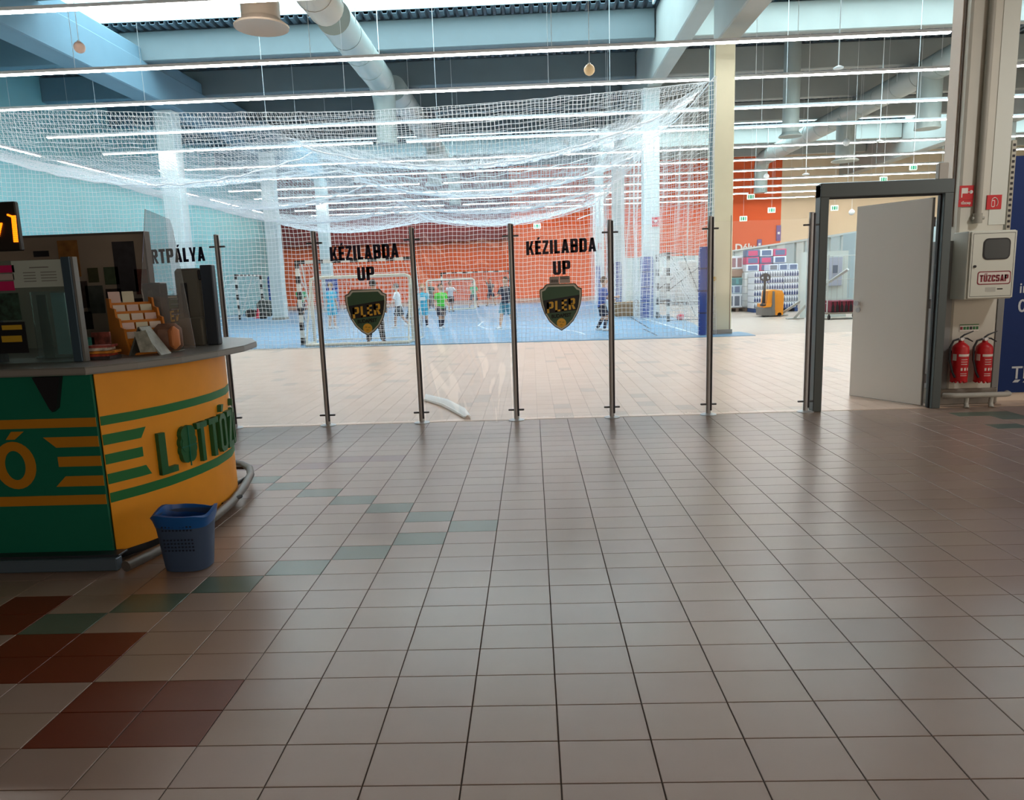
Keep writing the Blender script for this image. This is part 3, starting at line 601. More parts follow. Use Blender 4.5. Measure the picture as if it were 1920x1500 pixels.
def extinguisher(px, label):
    a = at(px, 717, 7.66); x, y, z0 = a.x, 7.66, a.z; t = thing('fire_extinguisher', label, 'fire extinguisher', 'fire extinguishers by the door')
    MB().lathe((x, y, z0+.02), [(.076, 0), (.08, .01), (.08, .34), (.074, .37), (.05, .395), (.028, .41), (.024, .43)], 24).build('cylinder', RED, t, True)
    q = MB()
    for k2 in range(10): an = 2*PI*k2/10; q.ball((x+.066*math.cos(an), y+.066*math.sin(an), z0+.018), .019, 6)
    q.build('foot_ring', RED, t, True)
    MB().cyl((x, y, z0+.44), (x, y, z0+.48), .022, 12).cyl((x-.03, y, z0+.465), (x+.03, y, z0+.465), .014, 8).build('valve', STEEL, t, True)
    MB().cyl((x-.008, y-.02, z0+.465), (x-.008, y-.032, z0+.465), .017, 12).build('gauge', WHITE, t, True)
    MB().tube([(x-.01, y, z0+.48), (x+.03, y, z0+.51), (x+.12, y, z0+.545)], [.009, .009, .006], 6).build('lever', BLACK, t)
    MB().tube([(x-.01, y, z0+.475), (x+.06, y, z0+.47), (x+.12, y, z0+.435)], [.009, .009, .006], 6).build('carry_handle', BLACK, t)
    MB().tube([(x-.03, y, z0+.465), (x-.08, y-.0, z0+.45), (x-.112, y, z0+.38), (x-.115, y-.01, z0+.25), (x-.085, y-.02, z0+.12), (x-.07, y-.05, z0+.06)], .011, 8).build('hose', BLACK, t, True)
    q = MB()
    def patch(a0, a1, za, zb, rr_=.0812):
        A_ = np.linspace(a0, a1, 6); q.add([(x+rr_*math.cos(a), y+rr_*math.sin(a), z0+zz) for zz in (za, zb) for a in A_], [(i, i+1, i+7, i+6) for i in range(5)])
    patch(-PI*.72, -PI*.25, .285, .31); o = q.build('label_strip', SWH, t, True); q = MB()
    for k2 in range(3): patch(-PI*(.62-.13*k2), -PI*(.55-.13*k2), .135, .165)
    for zz in (.2, .225, .25, .1, .08): patch(-PI*.62, -PI*.35, zz, zz+.006)
    q.build('label_print', SWH, t, True); q = MB(); patch(-PI*.98, -PI*.8, .24, .31); q.build('side_label', SWH, t, True)
    MB().bb(x-.03, x+.03, y+.075, PY0, z0+.3, z0+.33).build('wall_bracket', BLACK, t); reorigin(t, (x, y, z0))
extinguisher(1797, 'red fire extinguisher on the left, nearer the door')
extinguisher(1841, 'red fire extinguisher on the right, nearer the blue panel')
t = thing('guard_rail', 'low white bumper rail in front of the pillar foot', 'rail'); z = .135; GRW = mat('rail_white', (188, 190, 184), .5)
MB().tube([(4.37, 7.62, z-.01), (4.40, 7.56, z), (4.44, 7.54, z), (4.97, 7.54, z), (5.01, 7.56, z), (5.03, 7.62, z)], .028, 12).build('rail', GRW, t, True)
for x in (4.575, 4.83): MB().tube([(x, 7.55, z), (x, 7.56, .05), (x-.01, 7.53, .0)], [.02, .022, .026], 10).build('foot', GRW, t, True)
reorigin(t, (4.7, 7.56, 0))
# perforated upright and blue panel
t = thing('advert_panel', 'large deep blue advertising panel at the right edge', 'panel')
BX = 5.075; BL = mat('advert_blue', (8, 44, 104), .6, spec=.3, noise=.03)
MB().bb(BX, 7.2, 7.88, 7.92, .09, 2.60, .003).build('board', BL, t)
MB().bb(BX-.03, 7.2, 7.90, 7.98, .0, .085).build('white_base', mat('white_base_board', (226, 214, 200), .6), t)
MT = mat('panel_white', (204, 212, 220), .6)
def pt(s, px, py, h_px, al='LEFT', **k2):
    c_ = at(px, py, 7.88); H = h_px*7.88/F; return text(s, H/.73, MT, t, lambda x, y, z: (c_.x+x, 7.877-z, c_.z+y-x*.0), 'lettering', .002, H*.015, **k2, align=al)
pt('in', 1910, 549, 19); pt('0', 1907, 585, 24); pt('TE', 1895, 710, 24)
q = MB()
for k2 in range(2):
    c_ = at(1898+k2*19, 712, 7.88); q.add([(c_.x, 7.876, c_.z-.03), (c_.x+.06, 7.876, c_.z-.03), (c_.x+.085, 7.876, c_.z), (c_.x+.025, 7.876, c_.z)], [(0, 1, 2, 3)])
q.build('brush_stroke', MT, t); reorigin(t, (6.1, 7.9, 0))
t = thing('slotted_upright', 'slotted grey metal upright between pillar and blue panel', 'rack upright')
MB().bb(5.015, 5.06, 7.82, 7.87, 0, 2.75).build('profile', mat('galvanised', (168, 166, 154), .5, .4), t)
q = MB(); [q.bb(5.024, 5.05, 7.817, 7.82, z, z+.026) for z in np.arange(.05, 2.7, .055)]
tag(q.build('slots', BLACK, t), kind='stuff'); reorigin(t, (5.04, 7.85, 0))
#PART2
# ================================================================= COURT
CB = mat('court_blue', (110, 152, 184), .45, noise=.03, nscale=.4)
g = lambda x, y: tuple(gr(x, y))[:2]
poly = [(-18.95, 18.75), (-7.4, 18.02), (0, 17.5), (3.5, 17.25), g(1417, 629.5), g(1402, 625), g(1385, 622.5), g(1372, 624), g(1330, 619), g(1307, 612), g(1299, 606), g(1293, 604), (5.0, 27), (5.0, 49.3), (-18.95, 50.3)]
court = tag(MB().prism(poly, -.01, .012).build('court_floor', CB), kind='structure')
LW = mat('court_line_white', (226, 236, 240), .5); LD = mat('court_line_dark', (50, 60, 70), .6)
def strip(pts, w_, m, nm):
    q = MB()
    for (a, b_), (c_, d_) in zip(pts[:-1], pts[1:]):
        dx, dy = c_-a, d_-b_; L = math.hypot(dx, dy) or 1; nx_, ny_ = -dy/L*w_/2, dx/L*w_/2
        q.add([(a+nx_, b_+ny_, .0145), (c_+nx_, d_+ny_, .0145), (c_-nx_, d_-ny_, .0145), (a-nx_, b_-ny_, .0145)], [(0, 1, 2, 3)])
    q.build(nm, m, court)
strip([g(1310, 628.5), g(1215, 600), (4.0, 45)], .07, LW, 'side_line'); strip([g(906, 603), g(897, 611.5), g(912, 617), g(950, 619)], .07, LW, 'marking')
strip([g(1180, 594), g(1218, 617)], .06, LD, 'seam'); strip([g(1205, 617), g(1232, 630)], .05, LD, 'seam')
strip([(-17, 45.), (4, 45.)], .08, LW, 'back_line')
strip([(-4.6+6*math.cos(a), 19+6*math.sin(a)) for a in np.linspace(.05, 1.0, 12)], .06, LW, 'goal_arc')
# pads
def pad(x0, x1, y, z1, label):
    t = thing('pillar_pad', label, 'pad', 'blue protective pads')
    q = MB(); P = rr((x0+x1)/2, y, x1-x0, .28, .1, 4); q.prism(P, .02, z1-.08); q.prism([((a-(x0+x1)/2)*.9+(x0+x1)/2, (b_-y)*.8+y) for a, b_ in P], z1-.08, z1)
    q.build('padding', BLUEPAD, t, True)
    n = 3
    for k2 in range(n): z = z1*(k2+1)/(n+1); MB().prism([((a-(x0+x1)/2)*1.02+(x0+x1)/2, (b_-y)*1.03+y) for a, b_ in P], z, z+.04).build('strap', mat('strap_dark', (16, 36, 90), .6), t)
    reorigin(t, ((x0+x1)/2, y, 0))
pad(4.12, 4.47, 17.86, 2.16, 'blue pad at the left face of the cream pillar, nearest the camera')
pad(3.95, 4.42, 26.3, 2.2, 'blue pad on the white pillar behind the side-on goal')
pad(3.99, 4.36, 35.0, 2.25, 'blue pad on the third white pillar, right of the adult in blue')
pad(3.9, 4.35, 43.8, 2.25, 'blue pad on the farthest white pillar, behind the adult in blue')
a = gr(520, 590); pad(a.x-.4, a.x+.28, a.y, 2.3, 'blue pad standing near the left wall')
pad(-12.6, -11.85, 43.7, 2.2, 'blue pad on the back left pillar, behind the child in cyan')
# ================================================================= NETS
def netmesh(fn, nu, nv, r=.004, su=1, sv=1, m=NETM, name='mesh', parent=None, skip=None):
    """fn(i, j) -> points; strands along both directions, as thin three-sided cords"""
    V = []; Fc = []; n = 0
    off = np.array([[1, 0, 0], [-.5, .87, 0], [-.5, -.87, 0]])*r
    def strand(P, kind):
        nonlocal n
        d = P[1:]-P[:-1]; d = np.vstack([d, d[-1:]]); d /= (np.linalg.norm(d, axis=1, keepdims=True)+1e-9)
        ref = np.where(np.abs(d[:, 2:3]) > .8, np.array([[1., 0, 0]]), np.array([[0, 0, 1.]]))
        a = np.cross(d, ref); a /= np.linalg.norm(a, axis=1, keepdims=True)+1e-9; b2 = np.cross(d, a)
        R = P[:, None, :]+r*(a[:, None, :]*np.array([1, -.5, -.5])[None, :, None]+b2[:, None, :]*np.array([0, .87, -.87])[None, :, None])
        k3 = len(P); V.append(R.reshape(-1, 3)); i = np.arange(k3-1)[:, None]*3; j = np.arange(3)[None, :]
        Fc.append((np.stack([i+j, i+(j+1) % 3, i+3+(j+1) % 3, i+3+j], -1).reshape(-1, 4))+n); n += k3*3
    U = np.arange(0, nu+1); W = np.arange(0, nv+1)
    G_ = fn(*np.meshgrid(U.astype(float), W.astype(float), indexing='ij'))
    us = np.unique(np.append(np.arange(0, nu+1, su), nu)); vs = np.unique(np.append(np.arange(0, nv+1, sv), nv))
    for i in range(nu+1): strand(G_[i, vs], 0)
    for j in range(nv+1): strand(G_[us, j], 1)
    V = np.vstack(V); Fc = np.vstack(Fc); me = bpy.data.meshes.new(name); me.vertices.add(len(V)); me.vertices.foreach_set('co', V.ravel().astype(np.float32))
    me.loops.add(Fc.size); me.loops.foreach_set('vertex_index', Fc.ravel().astype(np.int32)); me.polygons.add(len(Fc)); me.polygons.foreach_set('loop_start', np.arange(0, Fc.size, 4, dtype=np.int32))
    me.materials.append(m); me.update(calc_edges=True); return link(name, me, parent)
S = np.sin
XL, XR, YF, YB = -16.6, 4.42, 17.72, 45.3
def topz(X): u = (X-XL)/(XR-XL); return 5.62+.5*(np.abs(u-.62)/.5)**1.6
def front(i, j):
    X = XL+(XR-XL)*i/210; zt = topz(X); Z = .02+(zt-.02)*j/56
    Y = YF+.05*S(X*1.7+Z*.6)+.03*S(X*5.1-Z)+ (XL-X)*0
    return np.stack([X+.02*S(Z*3+X), Y, Z+.012*S(X*9)], -1)
t = thing('front_ball_net', 'tall white ball net hanging along the front edge of the court', 'net', 'white ball nets round the court')
netmesh(front, 210, 56, .0052, 2, 3, name='netting', parent=t); reorigin(t, ((XL+XR)/2, YF, 0))
def side(i, j):
    Y = YF+(YB-YF)*i/276; zt = 6.05-.35*np.abs(S(PI*(Y-YF)/6.9)); Z = .02+(zt-.02)*j/58
    X = XR-.62*np.clip((Y-YF)/6, 0, 1)+.10*S(Y*1.9+.5*S(Z))*(1-Z/9)+.04*S(Y*5+Z)
    return np.stack([X, Y, Z], -1)
t = thing('right_ball_net', 'white ball net draped along the right side of the court', 'net', 'white ball nets round the court')
netmesh(side, 276, 58, .0042, 2, 2, name='netting', parent=t)
MB().tube([(XR-.62*min(1, (y_-YF)/6), y_, 6.05-.35*abs(math.sin(PI*(y_-YF)/6.9))) for y_ in np.linspace(YF, YB, 60)], .015, 6).build('edge_rope', NETM, t, True)
reorigin(t, (XR, 30, 0))
XM = -6.2
def roofz(X, Y):
    left = X < XM; u = np.where(left, (X-XL)/(XM-XL), (X-XM)/(XR-XM)); v = (Y-YF)/6.9
    base = np.where(left, 6.05+(5.35-6.05)*u, 5.35+(6.1-5.35)*u)
    ph = np.where(left, 0, .18)
    sv = .38+.62*np.abs(S(PI*(v+ph)))**.8
    e = np.minimum(1, np.minimum(v*3, 1))
    sv = np.where(v < .12, sv*(v/.12)*.7+.02, sv)
    return base-1.05*(S(PI*np.clip(u, 0, 1))**.85)*sv+.03*S(X*7)*S(Y*6)
def roofn(i, j):
    X = XL+(XR-XL)*i/210; Y = YF+(YB-YF)*j/276
    z = roofz(X, Y); zt = topz(X); k2 = np.clip(1-(Y-YF)/.8, 0, 1)**2
    return np.stack([X, Y, z*(1-k2)+zt*k2], -1)
t = thing('roof_ball_net', 'white net roof sagging in scallops above the court', 'net', 'white ball nets round the court')
netmesh(roofn, 210, 276, .0048, 3, 3, name='netting', parent=t)
for v in range(1, 5):
    y_ = YF+6.9*v-.2 if v < 4 else YB
    xs = np.linspace(XL, XR, 50); MB().tube([(x, y_, float(roofz(np.array(x), np.array(min(y_, YB))))) for x in xs], .012, 5).build('support_rope', NETM, t)
for k2, y_ in enumerate((21.2, 28.1, 35.)):
    for x0_, x1_, dy_ in ((XL, XM, 0), (XM, XR, -1.2)):
        xs = np.linspace(x0_, x1_, 30); MB().tube([(x, y_+dy_, float(roofz(np.array(x), np.array(y_+dy_)))-.01) for x in xs], .028, 6).build('gathered_fold', NETM, t)
reorigin(t, (XM, 30, 5))
# white net frames at the back right
for (x, y0_, Y, l) in ((1166, 347, 34.5, 'white steel net frame corner beside the third white pillar'), (1129, 390, 43.5, 'white steel net frame corner beside the farthest white pillar')):
    a = at(x, y0_, Y); t = thing('net_frame', l, 'frame', 'white net frames')
    MB().bb(a.x-.04, a.x+.04, Y-.04, Y+.04, 0, a.z).build('upright', WHITE, t); MB().tube([(a.x, Y, a.z-.04), (a.x-.5, Y, a.z-.28), (a.x-1.5, Y, a.z-.6)], .03, 6).build('brace', WHITE, t)
    reorigin(t, (a.x, Y, 0))
# ================================================================= GOALS
STB = mat('goal_black', (24, 26, 30), .45); STW = mat('goal_white', (228, 228, 220), .45); CRM = mat('mini_goal_cream', (226, 222, 204), .45)
def goal(label, loc, rz, W, H, D, n=5, net=True, nb=9, braces=False):
    t = thing('handball_goal', label, 'goal', 'black and white handball goals', (loc[0], loc[1], 0), rz)
    for s in (-1, 1):
        p = MB().box((s*W/2, 0, H/2), (.09, .09, H)).build('goal_post', STW, t)
        for k2 in range(nb//2+1):
            z = H-(2*k2+.5)*H/nb
            if z > .1: MB().box((s*W/2, 0, z), (.096, .096, H/nb)).build('stripe', STB, p)
        MB().tube([(s*W/2, 0, H-.03), (s*W/2, D*.35, H-.05), (s*W/2, D, .05), (s*W/2, 0, .05)], .018, 6).build('side_bar', STB if braces else STW, t)
        if braces: MB().tube([(s*W/2, 0, H*.45), (s*W/2, D*.75, H*.78)], .016, 6).build('strut', STB, t)
    cb = MB().box((0, 0, H-.045), (W+.09, .092, .09)).build('crossbar', STW, t); m_ = 7 if nb >= 9 else 9
    for k2 in range(0, 2*m_, 2): x = -W/2+(k2+.5)*W/(2*m_-1); MB().box((x, 0, H-.045), (W/(2*m_-1), .098, .096)).build('stripe', STB, cb)
    MB().tube([(-W/2, D, .05), (W/2, D, .05)], .02, 6).build('ground_bar', STW, t)
    def bk(i, j):
        u = j/20; return np.stack([-W/2+W*i/30+.03*S(i+j*.7), D*np.where(u < .7, .45+.55*(1-u/.7)**1.0, .45*(1-u)/.3)+.05*S(i*.9+j), .04+(H-.08)*u-.05*S(u*3)], -1)
    netmesh(bk, 30, 20, .004, 1, 1, name='goal_net', parent=t)
    for s in (-1, 1):
        def sd(i, j, s=s): u = j/20; dd = np.where(u < .7, .45+.55*(1-u/.7), .45*(1-u)/.3)*D; return np.stack([s*W/2+.04*S(i+j), dd*i/8, .04+(H-.08)*u], -1)
        netmesh(sd, 8, 20, .004, 1, 1, name='goal_net', parent=t)
    return t
def mini(label, x0_, x1_, y_, H, D, r=.045, g_='white tube mini goals'):
    t = thing('mini_goal', label, 'goal', g_, ((x0_+x1_)/2, y_, 0)); W = x1_-x0_; c_ = .12
    P = [(-W/2, 0, r), (-W/2, 0, H-c_), (-W/2+.03, 0, H-.04), (-W/2+c_, 0, H), (W/2-c_, 0, H), (W/2-.03, 0, H-.04), (W/2, 0, H-c_), (W/2, 0, r)]
    MB().tube(P, r, 10).build('front_frame', CRM, t, True); MB().tube([(-W/2, 0, r), (-W/2, -D, r), (W/2, -D, r), (W/2, 0, r)], r*.95, 8).build('base_frame', CRM, t, True)
    for s in (-1, 1): MB().tube([(s*W/2, 0, H-.1), (s*W/2, -D, r)], r*.5, 6).build('side_bar', CRM, t, True)
    netmesh(lambda i, j: np.stack([-W/2+W*i/24, -D*(1-j/16)+.03*S(i+j), r+(H-r)*j/16-.05*S(PI*j/16)], -1), 24, 16, .0035, 1, 1, name='goal_net', parent=t)
    return t
goal('large black and white striped goal standing front left on the court', ((-6.15-3.05)/2, 18.75), PI*0, 3.05, 2.22, 1.1, nb=11)
mini('cream tube mini goal in front of the large striped goal', -5.85, -3.2, 18.9, 1.76, .75)
a, b_ = gr(804, 582), gr(890, 580)
mini('white tube mini goal far back, left of centre', a.x, b_.x, 41.2, 1.72, .5, .05)
a = at(827, 509, 47); b_ = at(955, 509, 47)
goal('striped goal at the far end before the orange wall', ((a.x+b_.x)/2, 47.), 0, b_.x-a.x, (a.z+b_.z)/2, 1.0, nb=9)
goal('side-on striped goal by the white pillar at right, with diagonal braces', (4.45, 24.6), -PI/2, 2.0, 2.25, 1.35, nb=9, braces=True)
goal('narrow striped goal turned sideways near the left wall', (-15.3, 38.6), PI/2+.0, 3.4, 2.35, 1.3, nb=9)
goal('striped goal seen edge-on between the back right pillars', (4.3, 39.4), -PI/2, 1.6, 2.2, .8, nb=9)
# small gear
def bag(label, px, py, w_, h_, m, nm='sports_bag'):
    a = gr(px, py); t = thing(nm, label, 'bag', 'bags by the court')
    MB().box((a.x, a.y, h_/2), (w_, w_*.6, h_), .2, min(w_, h_)*.22).build('body', m, t, True); MB().tube([(a.x-w_*.3, a.y-w_*.2, h_*.8), (a.x, a.y-w_*.25, h_*1.18), (a.x+w_*.3, a.y-w_*.2, h_*.8)], .02, 6).build('strap', BLACK, t, True)
    reorigin(t, (a.x, a.y, 0))
bag('dark bag on the court floor left of the red cone', 472, 595, .6, .42, BLACK); bag('dark grey heap of bags beside the free-standing blue pad', 499, 594, .9, .95, mat('bag_grey', (60, 72, 70), .8))
bag('black low bag right of the red cone', 494, 598, .4, .3, mat('bag_black', (20, 26, 36), .8))
bag('green and black bag beside the pillar pad at right', 1192, 592, .7, .55, mat('bag_green', (36, 110, 60), .8))
a = gr(1176, 593); t = thing('wooden_crate', 'brown box of balls on the floor right of the third pillar', 'box')
MB().box((a.x, a.y, .26), (.95, .5, .5), 0, .03).build('body', mat('box_brown', (150, 120, 90), .8), t); MB().box((a.x, a.y, .53), (.99, .54, .05), 0, .01).build('lid', mat('lid_tan', (170, 142, 110), .8), t); reorigin(t, (a.x, a.y, 0))
a = gr(485, 597); t = thing('traffic_cone', 'small red cone among the bags at the left', 'cone'); MB().lathe((a.x, a.y, 0), [(.2, 0), (.2, .03), (.13, .04), (.05, .5), (.02, .55)], 14).build('cone', mat('cone_red', (214, 40, 70), .5), t, True)
MB().box((a.x, a.y, .015), (.42, .42, .03)).build('foot', MATS['cone_red'], t); reorigin(t, (a.x, a.y, 0))
a = gr(1276, 602); o = MB().ball((a.x, a.y, .13), .13, 14).build('ball', mat('ball_red', (222, 74, 88), .5), None, True); tag(o, 'red ball lying at the foot of the goal brace at right', 'ball')
# ================================================================= PEOPLE
SKIN = mat('skin', (206, 156, 128), .6); HAIR = [mat('hair_brown', (74, 52, 38), .8), mat('hair_dark', (34, 28, 26), .8), mat('hair_fair', (150, 118, 78), .8)]
EYEM = mat('eye_dark', (24, 20, 20), .3); SHOE = mat('shoe_white', (222, 224, 226), .5); SHOED = mat('shoe_dark', (34, 38, 44), .5)
def etube(q, rings, n=14):
    vs = [(cx_+rx*math.cos(2*PI*k2/n), cy_+ry*math.sin(2*PI*k2/n), cz_) for cx_, cy_, cz_, rx, ry in rings for k2 in range(n)]
    fs = [(i*n+k2, i*n+(k2+1) % n, (i+1)*n+(k2+1) % n, (i+1)*n+k2) for i in range(len(rings)-1) for k2 in range(n)]+[tuple(range(n-1, -1, -1)), tuple((len(rings)-1)*n+k2 for k2 in range(n))]
    q.add(vs, fs)
def remesh(q, vox):
    me = bpy.data.meshes.new('b'); me.from_pydata(q.v, [], q.f); bm = bmesh.new(); bm.from_mesh(me); bmesh.ops.recalc_face_normals(bm, faces=bm.faces); bm.to_mesh(me); bm.free()
    o = bpy.data.objects.new('b', me); COL.objects.link(o); md = o.modifiers.new('r', 'REMESH'); md.mode = 'VOXEL'; md.voxel_size = vox; md.use_smooth_shade = True
    sm = o.modifiers.new('s', 'SMOOTH'); sm.factor = .5; sm.iterations = 2
    bpy.context.view_layer.update(); r = bpy.data.meshes.new_from_object(o.evaluated_get(bpy.context.evaluated_depsgraph_get())); bpy.data.objects.remove(o)
    r.polygons.foreach_set('use_smooth', [True]*len(r.polygons)); return r
def person(label, px, pyf, pyh, head, shirt, shorts, legs=((.1, .1, .04), (-.1, .1, .04)), arms=((.1, .2, .12), (-.1, .2, .12)), lean=0., hair=0, socks=None, shoes=0, long=False, female=False, turn=0., bib=None):
    g_ = gr(px, pyf); Y = g_.y; H = at(px, pyh, Y).z
    t = thing('person', label, 'person', 'players and coaches on the court', (g_.x, g_.y, .013), head)
    k = 1.0 if H > 1.62 else 1.12                 # children: larger head
    hr = .062*k*H; hipz = .50*H; V = Vector
    def rot(v, a): return V((v.x, v.y*math.cos(a)-v.z*math.sin(a), v.y*math.sin(a)+v.z*math.cos(a)))
    jl = {}
    for s, (fa, kb, ab) in zip((-1, 1), legs):
        hp = V((s*.052*H, 0, hipz)); th = V((s*math.sin(ab), -math.sin(fa), -math.cos(fa))).normalized()*.235*H
        sh = V((s*math.sin(ab)*.9, -math.sin(fa-kb), -math.cos(fa-kb))).normalized()*.225*H
        jl[s] = (hp, hp+th, hp+th+sh)
    dz = min(jl[s][2].z for s in jl)-.035*H
    jl = {s: tuple(p-V((0, 0, dz)) for p in jl[s]) for s in jl}; hipz -= dz
    L_ = lambda z: -math.tan(lean)*(z-hipz)
    shz = hipz+.30*H; body = MB(); q = body
    tor = [(0, L_(hipz-.04*H), hipz-.045*H, .075*H, .058*H), (0, L_(hipz), hipz+.0*H, .088*H, .064*H), (0, L_(hipz+.1*H), hipz+.10*H, .074*H, .054*H), (0, L_(hipz+.2*H), hipz+.20*H, .092*H, .062*H), (0, L_(hipz+.27*H), hipz+.27*H, .098*H, .058*H), (0, L_(shz), shz+.01*H, .060*H, .045*H), (0, L_(shz+.02*H), shz+.03*H, .030*H, .032*H)]
    etube(q, tor)
    hc = V((0, L_(shz)-.012*H, shz+.07*H+hr*.95)); q.tube([(0, L_(shz), shz), hc-V((0, 0, hr*.5))], [.034*H, .030*H], 10)
    q.ball(hc, hr, 16, (.82, .95, 1.12)); q.ball(hc+V((0, -hr*.25, -hr*.62)), hr*.55, 10, (.9, .9, .8))
    q.ball(hc+V((0, -hr*.98, -hr*.08)), hr*.17, 8, (.7, 1, 1.2))
    for s in (-1, 1): q.ball(hc+V((s*hr*.84, hr*.05, 0)), hr*.2, 8, (.4, .8, 1.1))
    hands = {}
    for s in (-1, 1):
        hp, kn, an = jl[s]; q.tube([hp+V((0, 0, .02*H)), hp.lerp(kn, .4), kn, kn.lerp(an, .3), kn.lerp(an, .75), an], [.055*H, .052*H, .034*H, .036*H, .025*H, .022*H], 12)
        q.ball(an+V((0, -.01*H, -.01*H)), .026*H, 8); q.tube([an+V((0, .02*H, -.015*H)), an+V((s*.01*H, -.05*H, -.02*H)), an+V((s*.014*H, -.095*H, -.025*H))], [.022*H, .024*H, .016*H], 8)
    ja = {}
    for s, (fa, eb, ab) in zip((-1, 1), arms):
        sp = V((s*.102*H, L_(shz), shz-.022*H)); ua = V((s*math.sin(ab), -math.sin(fa), -math.cos(fa)*math.cos(ab))).normalized()*.160*H
        la = V((s*math.sin(ab)*.6, -math.sin(fa+eb), -math.cos(fa+eb)*math.cos(ab*.6))).normalized()*.135*H; el = sp+ua; wr = el+la
        ja[s] = (sp, el, wr); q.ball(sp, .034*H, 8); q.tube([sp, sp.lerp(el, .5), el, el.lerp(wr, .35), wr], [.032*H, .029*H, .023*H, .022*H, .015*H], 10)
        d = la.normalized(); sd_ = d.cross(V((s, 0, .2))).normalized(); pl_ = wr+d*.042*H
        q.tube([wr-d*.005*H, wr+d*.02*H, pl_], [.014*H, .021*H, .019*H], 8)
        for fi, (o_, ln) in enumerate(((-1.5, .034), (-.5, .040), (.5, .037), (1.5, .029))):
            b0 = pl_-d*.008*H+sd_*o_*.0125*H; inw = V((-s, 0, 0))*.006*H
            q.tube([b0, b0+d*ln*.55*H+sd_*o_*.002*H, b0+d*ln*H+inw], [.0066*H, .0062*H, .005*H], 6)
        b0 = wr+d*.015*H-sd_*.016*H; q.tube([b0, b0+d*.018*H-sd_*.014*H, b0+d*.036*H-sd_*.018*H], [.0075*H, .007*H, .0056*H], 6)
    me = remesh(body, .0078*H); me.name = 'body'; me.materials.clear(); me.materials.append(SKIN); bo = link('body', me, t)
    # hair
    q = MB(); q.ball(hc+V((0, hr*.14, hr*.2)), hr*1.06, 16, (.86, .92, 1.03)); q.v = [(x, y if y > hc.y-hr*.72 else hc.y-hr*.72, z if z > hc.z-hr*(.45 if y > hc.y else -.42) else hc.z-hr*(.45 if y > hc.y else -.42)) for x, y, z in q.v]
    if female: q.tube([hc+V((0, hr*.9, hr*.3)), hc+V((0, hr*1.5, -hr*.2)), hc+V((0, hr*1.3, -hr*1.6))], [hr*.3, hr*.34, hr*.1], 8)
    q.build('hair', HAIR[hair], t, True)
    q = MB(); [q.ball(hc+V((s*hr*.32, -hr*.86, hr*.08)), hr*.1, 6) for s in (-1, 1)]; q.build('eyes', EYEM, t, True)
    MB().box(hc+V((0, -hr*.90, -hr*.52)), (hr*.42, hr*.12, hr*.07)).build('mouth', mat('lips', (160, 84, 78), .6), t)
    # clothes
    q = MB(); etube(q, [(0, L_(hipz-.03*H), hipz-.03*H, .102*H, .078*H), (0, L_(hipz+.02*H), hipz+.03*H, .098*H, .074*H), (0, L_(hipz+.1*H), hipz+.10*H, .088*H, .067*H), (0, L_(hipz+.2*H), hipz+.20*H, .102*H, .073*H), (0, L_(hipz+.27*H), hipz+.27*H, .108*H, .069*H), (0, L_(shz), shz+.008*H, .075*H, .054*H), (0, L_(shz), shz+.024*H, .042*H, .040*H)], 18)
    for s in (-1, 1):
        sp, el, wr = ja[s]; e2 = el if long else sp.lerp(el, .72)
        P = [sp+V((-s*.02*H, 0, .006*H)), sp, e2]+([wr] if long else []); q.tube(P, [.042*H, .044*H, .040*H]+([.026*H] if long else []), 12)
    q.build('shirt', shirt, t, True)
    if bib: q = MB(); q.bb(-.06*H, .06*H, L_(hipz+.2*H)-.082*H, L_(hipz+.2*H)-.074*H, hipz+.14*H, hipz+.22*H); q.build('chest_print', bib, t)
    q = MB(); etube(q, [(0, 0, hipz-.065*H, .096*H, .074*H), (0, 0, hipz, .100*H, .077*H), (0, L_(hipz+.04*H), hipz+.035*H, .094*H, .071*H)], 18)
    for s in (-1, 1):
        hp, kn, an = jl[s]; full = legs[0][-1] == 'x'
        q.tube([hp+V((0, 0, .01*H)), hp.lerp(kn, .45), hp.lerp(kn, .86)]+([kn.lerp(an, .1), kn.lerp(an, .9)] if socks == 'trousers' else []), [.066*H, .064*H, .062*H]+([.048*H, .038*H] if socks == 'trousers' else []), 12)
    q.build('trousers' if socks == 'trousers' else 'shorts', shorts, t, True)
    for s in (-1, 1):
        hp, kn, an = jl[s]
        if socks and socks != 'trousers': MB().tube([kn.lerp(an, .22), kn.lerp(an, .35), an], [.0385*H, .037*H, .026*H], 10).build('sock', socks, t, True)
        q = MB(); q.tube([an+V((0, .036*H, -.018*H)), an+V((0, .01*H, -.006*H)), an+V((s*.01*H, -.05*H, -.016*H)), an+V((s*.015*H, -.108*H, -.022*H))], [.022*H, .03*H, .028*H, .018*H], 10)
        q.v = [(x, y, max(z, an.z-.035*H)) for x, y, z in q.v]; q.build('shoe', SHOED if shoes else SHOE, t, True)
    return t
CY, GN, GD, TEALC = mat('shirt_cyan', (50, 170, 200), .7), mat('shirt_lime', (70, 200, 60), .7), mat('shirt_green', (50, 170, 110), .7), mat('shorts_teal', (62, 140, 160), .7)
DK, WH, NV, RB = mat('cloth_dark', (36, 38, 50), .8), mat('cloth_white', (226, 228, 230), .7), mat('cloth_navy', (30, 36, 60), .8), mat('shirt_royal', (44, 84, 160), .7)
person('child in a lime green shirt, dark shorts and socks walking on the court', 829, 617, 533, .5, GN, NV, ((.25, .25, .02), (-.2, .2, .02)), ((-.2, .3, .1), (.3, .4, .1)), .05, 0, NV)
person('child in a cyan shirt and cyan shorts beside the steel post left of centre', 796, 615, 534, .1, CY, CY, ((.12, .15, .02), (-.05, .1, .02)), ((.1, .3, .08), (-.1, .3, .08)), 0, 2, NV, bib=WH)
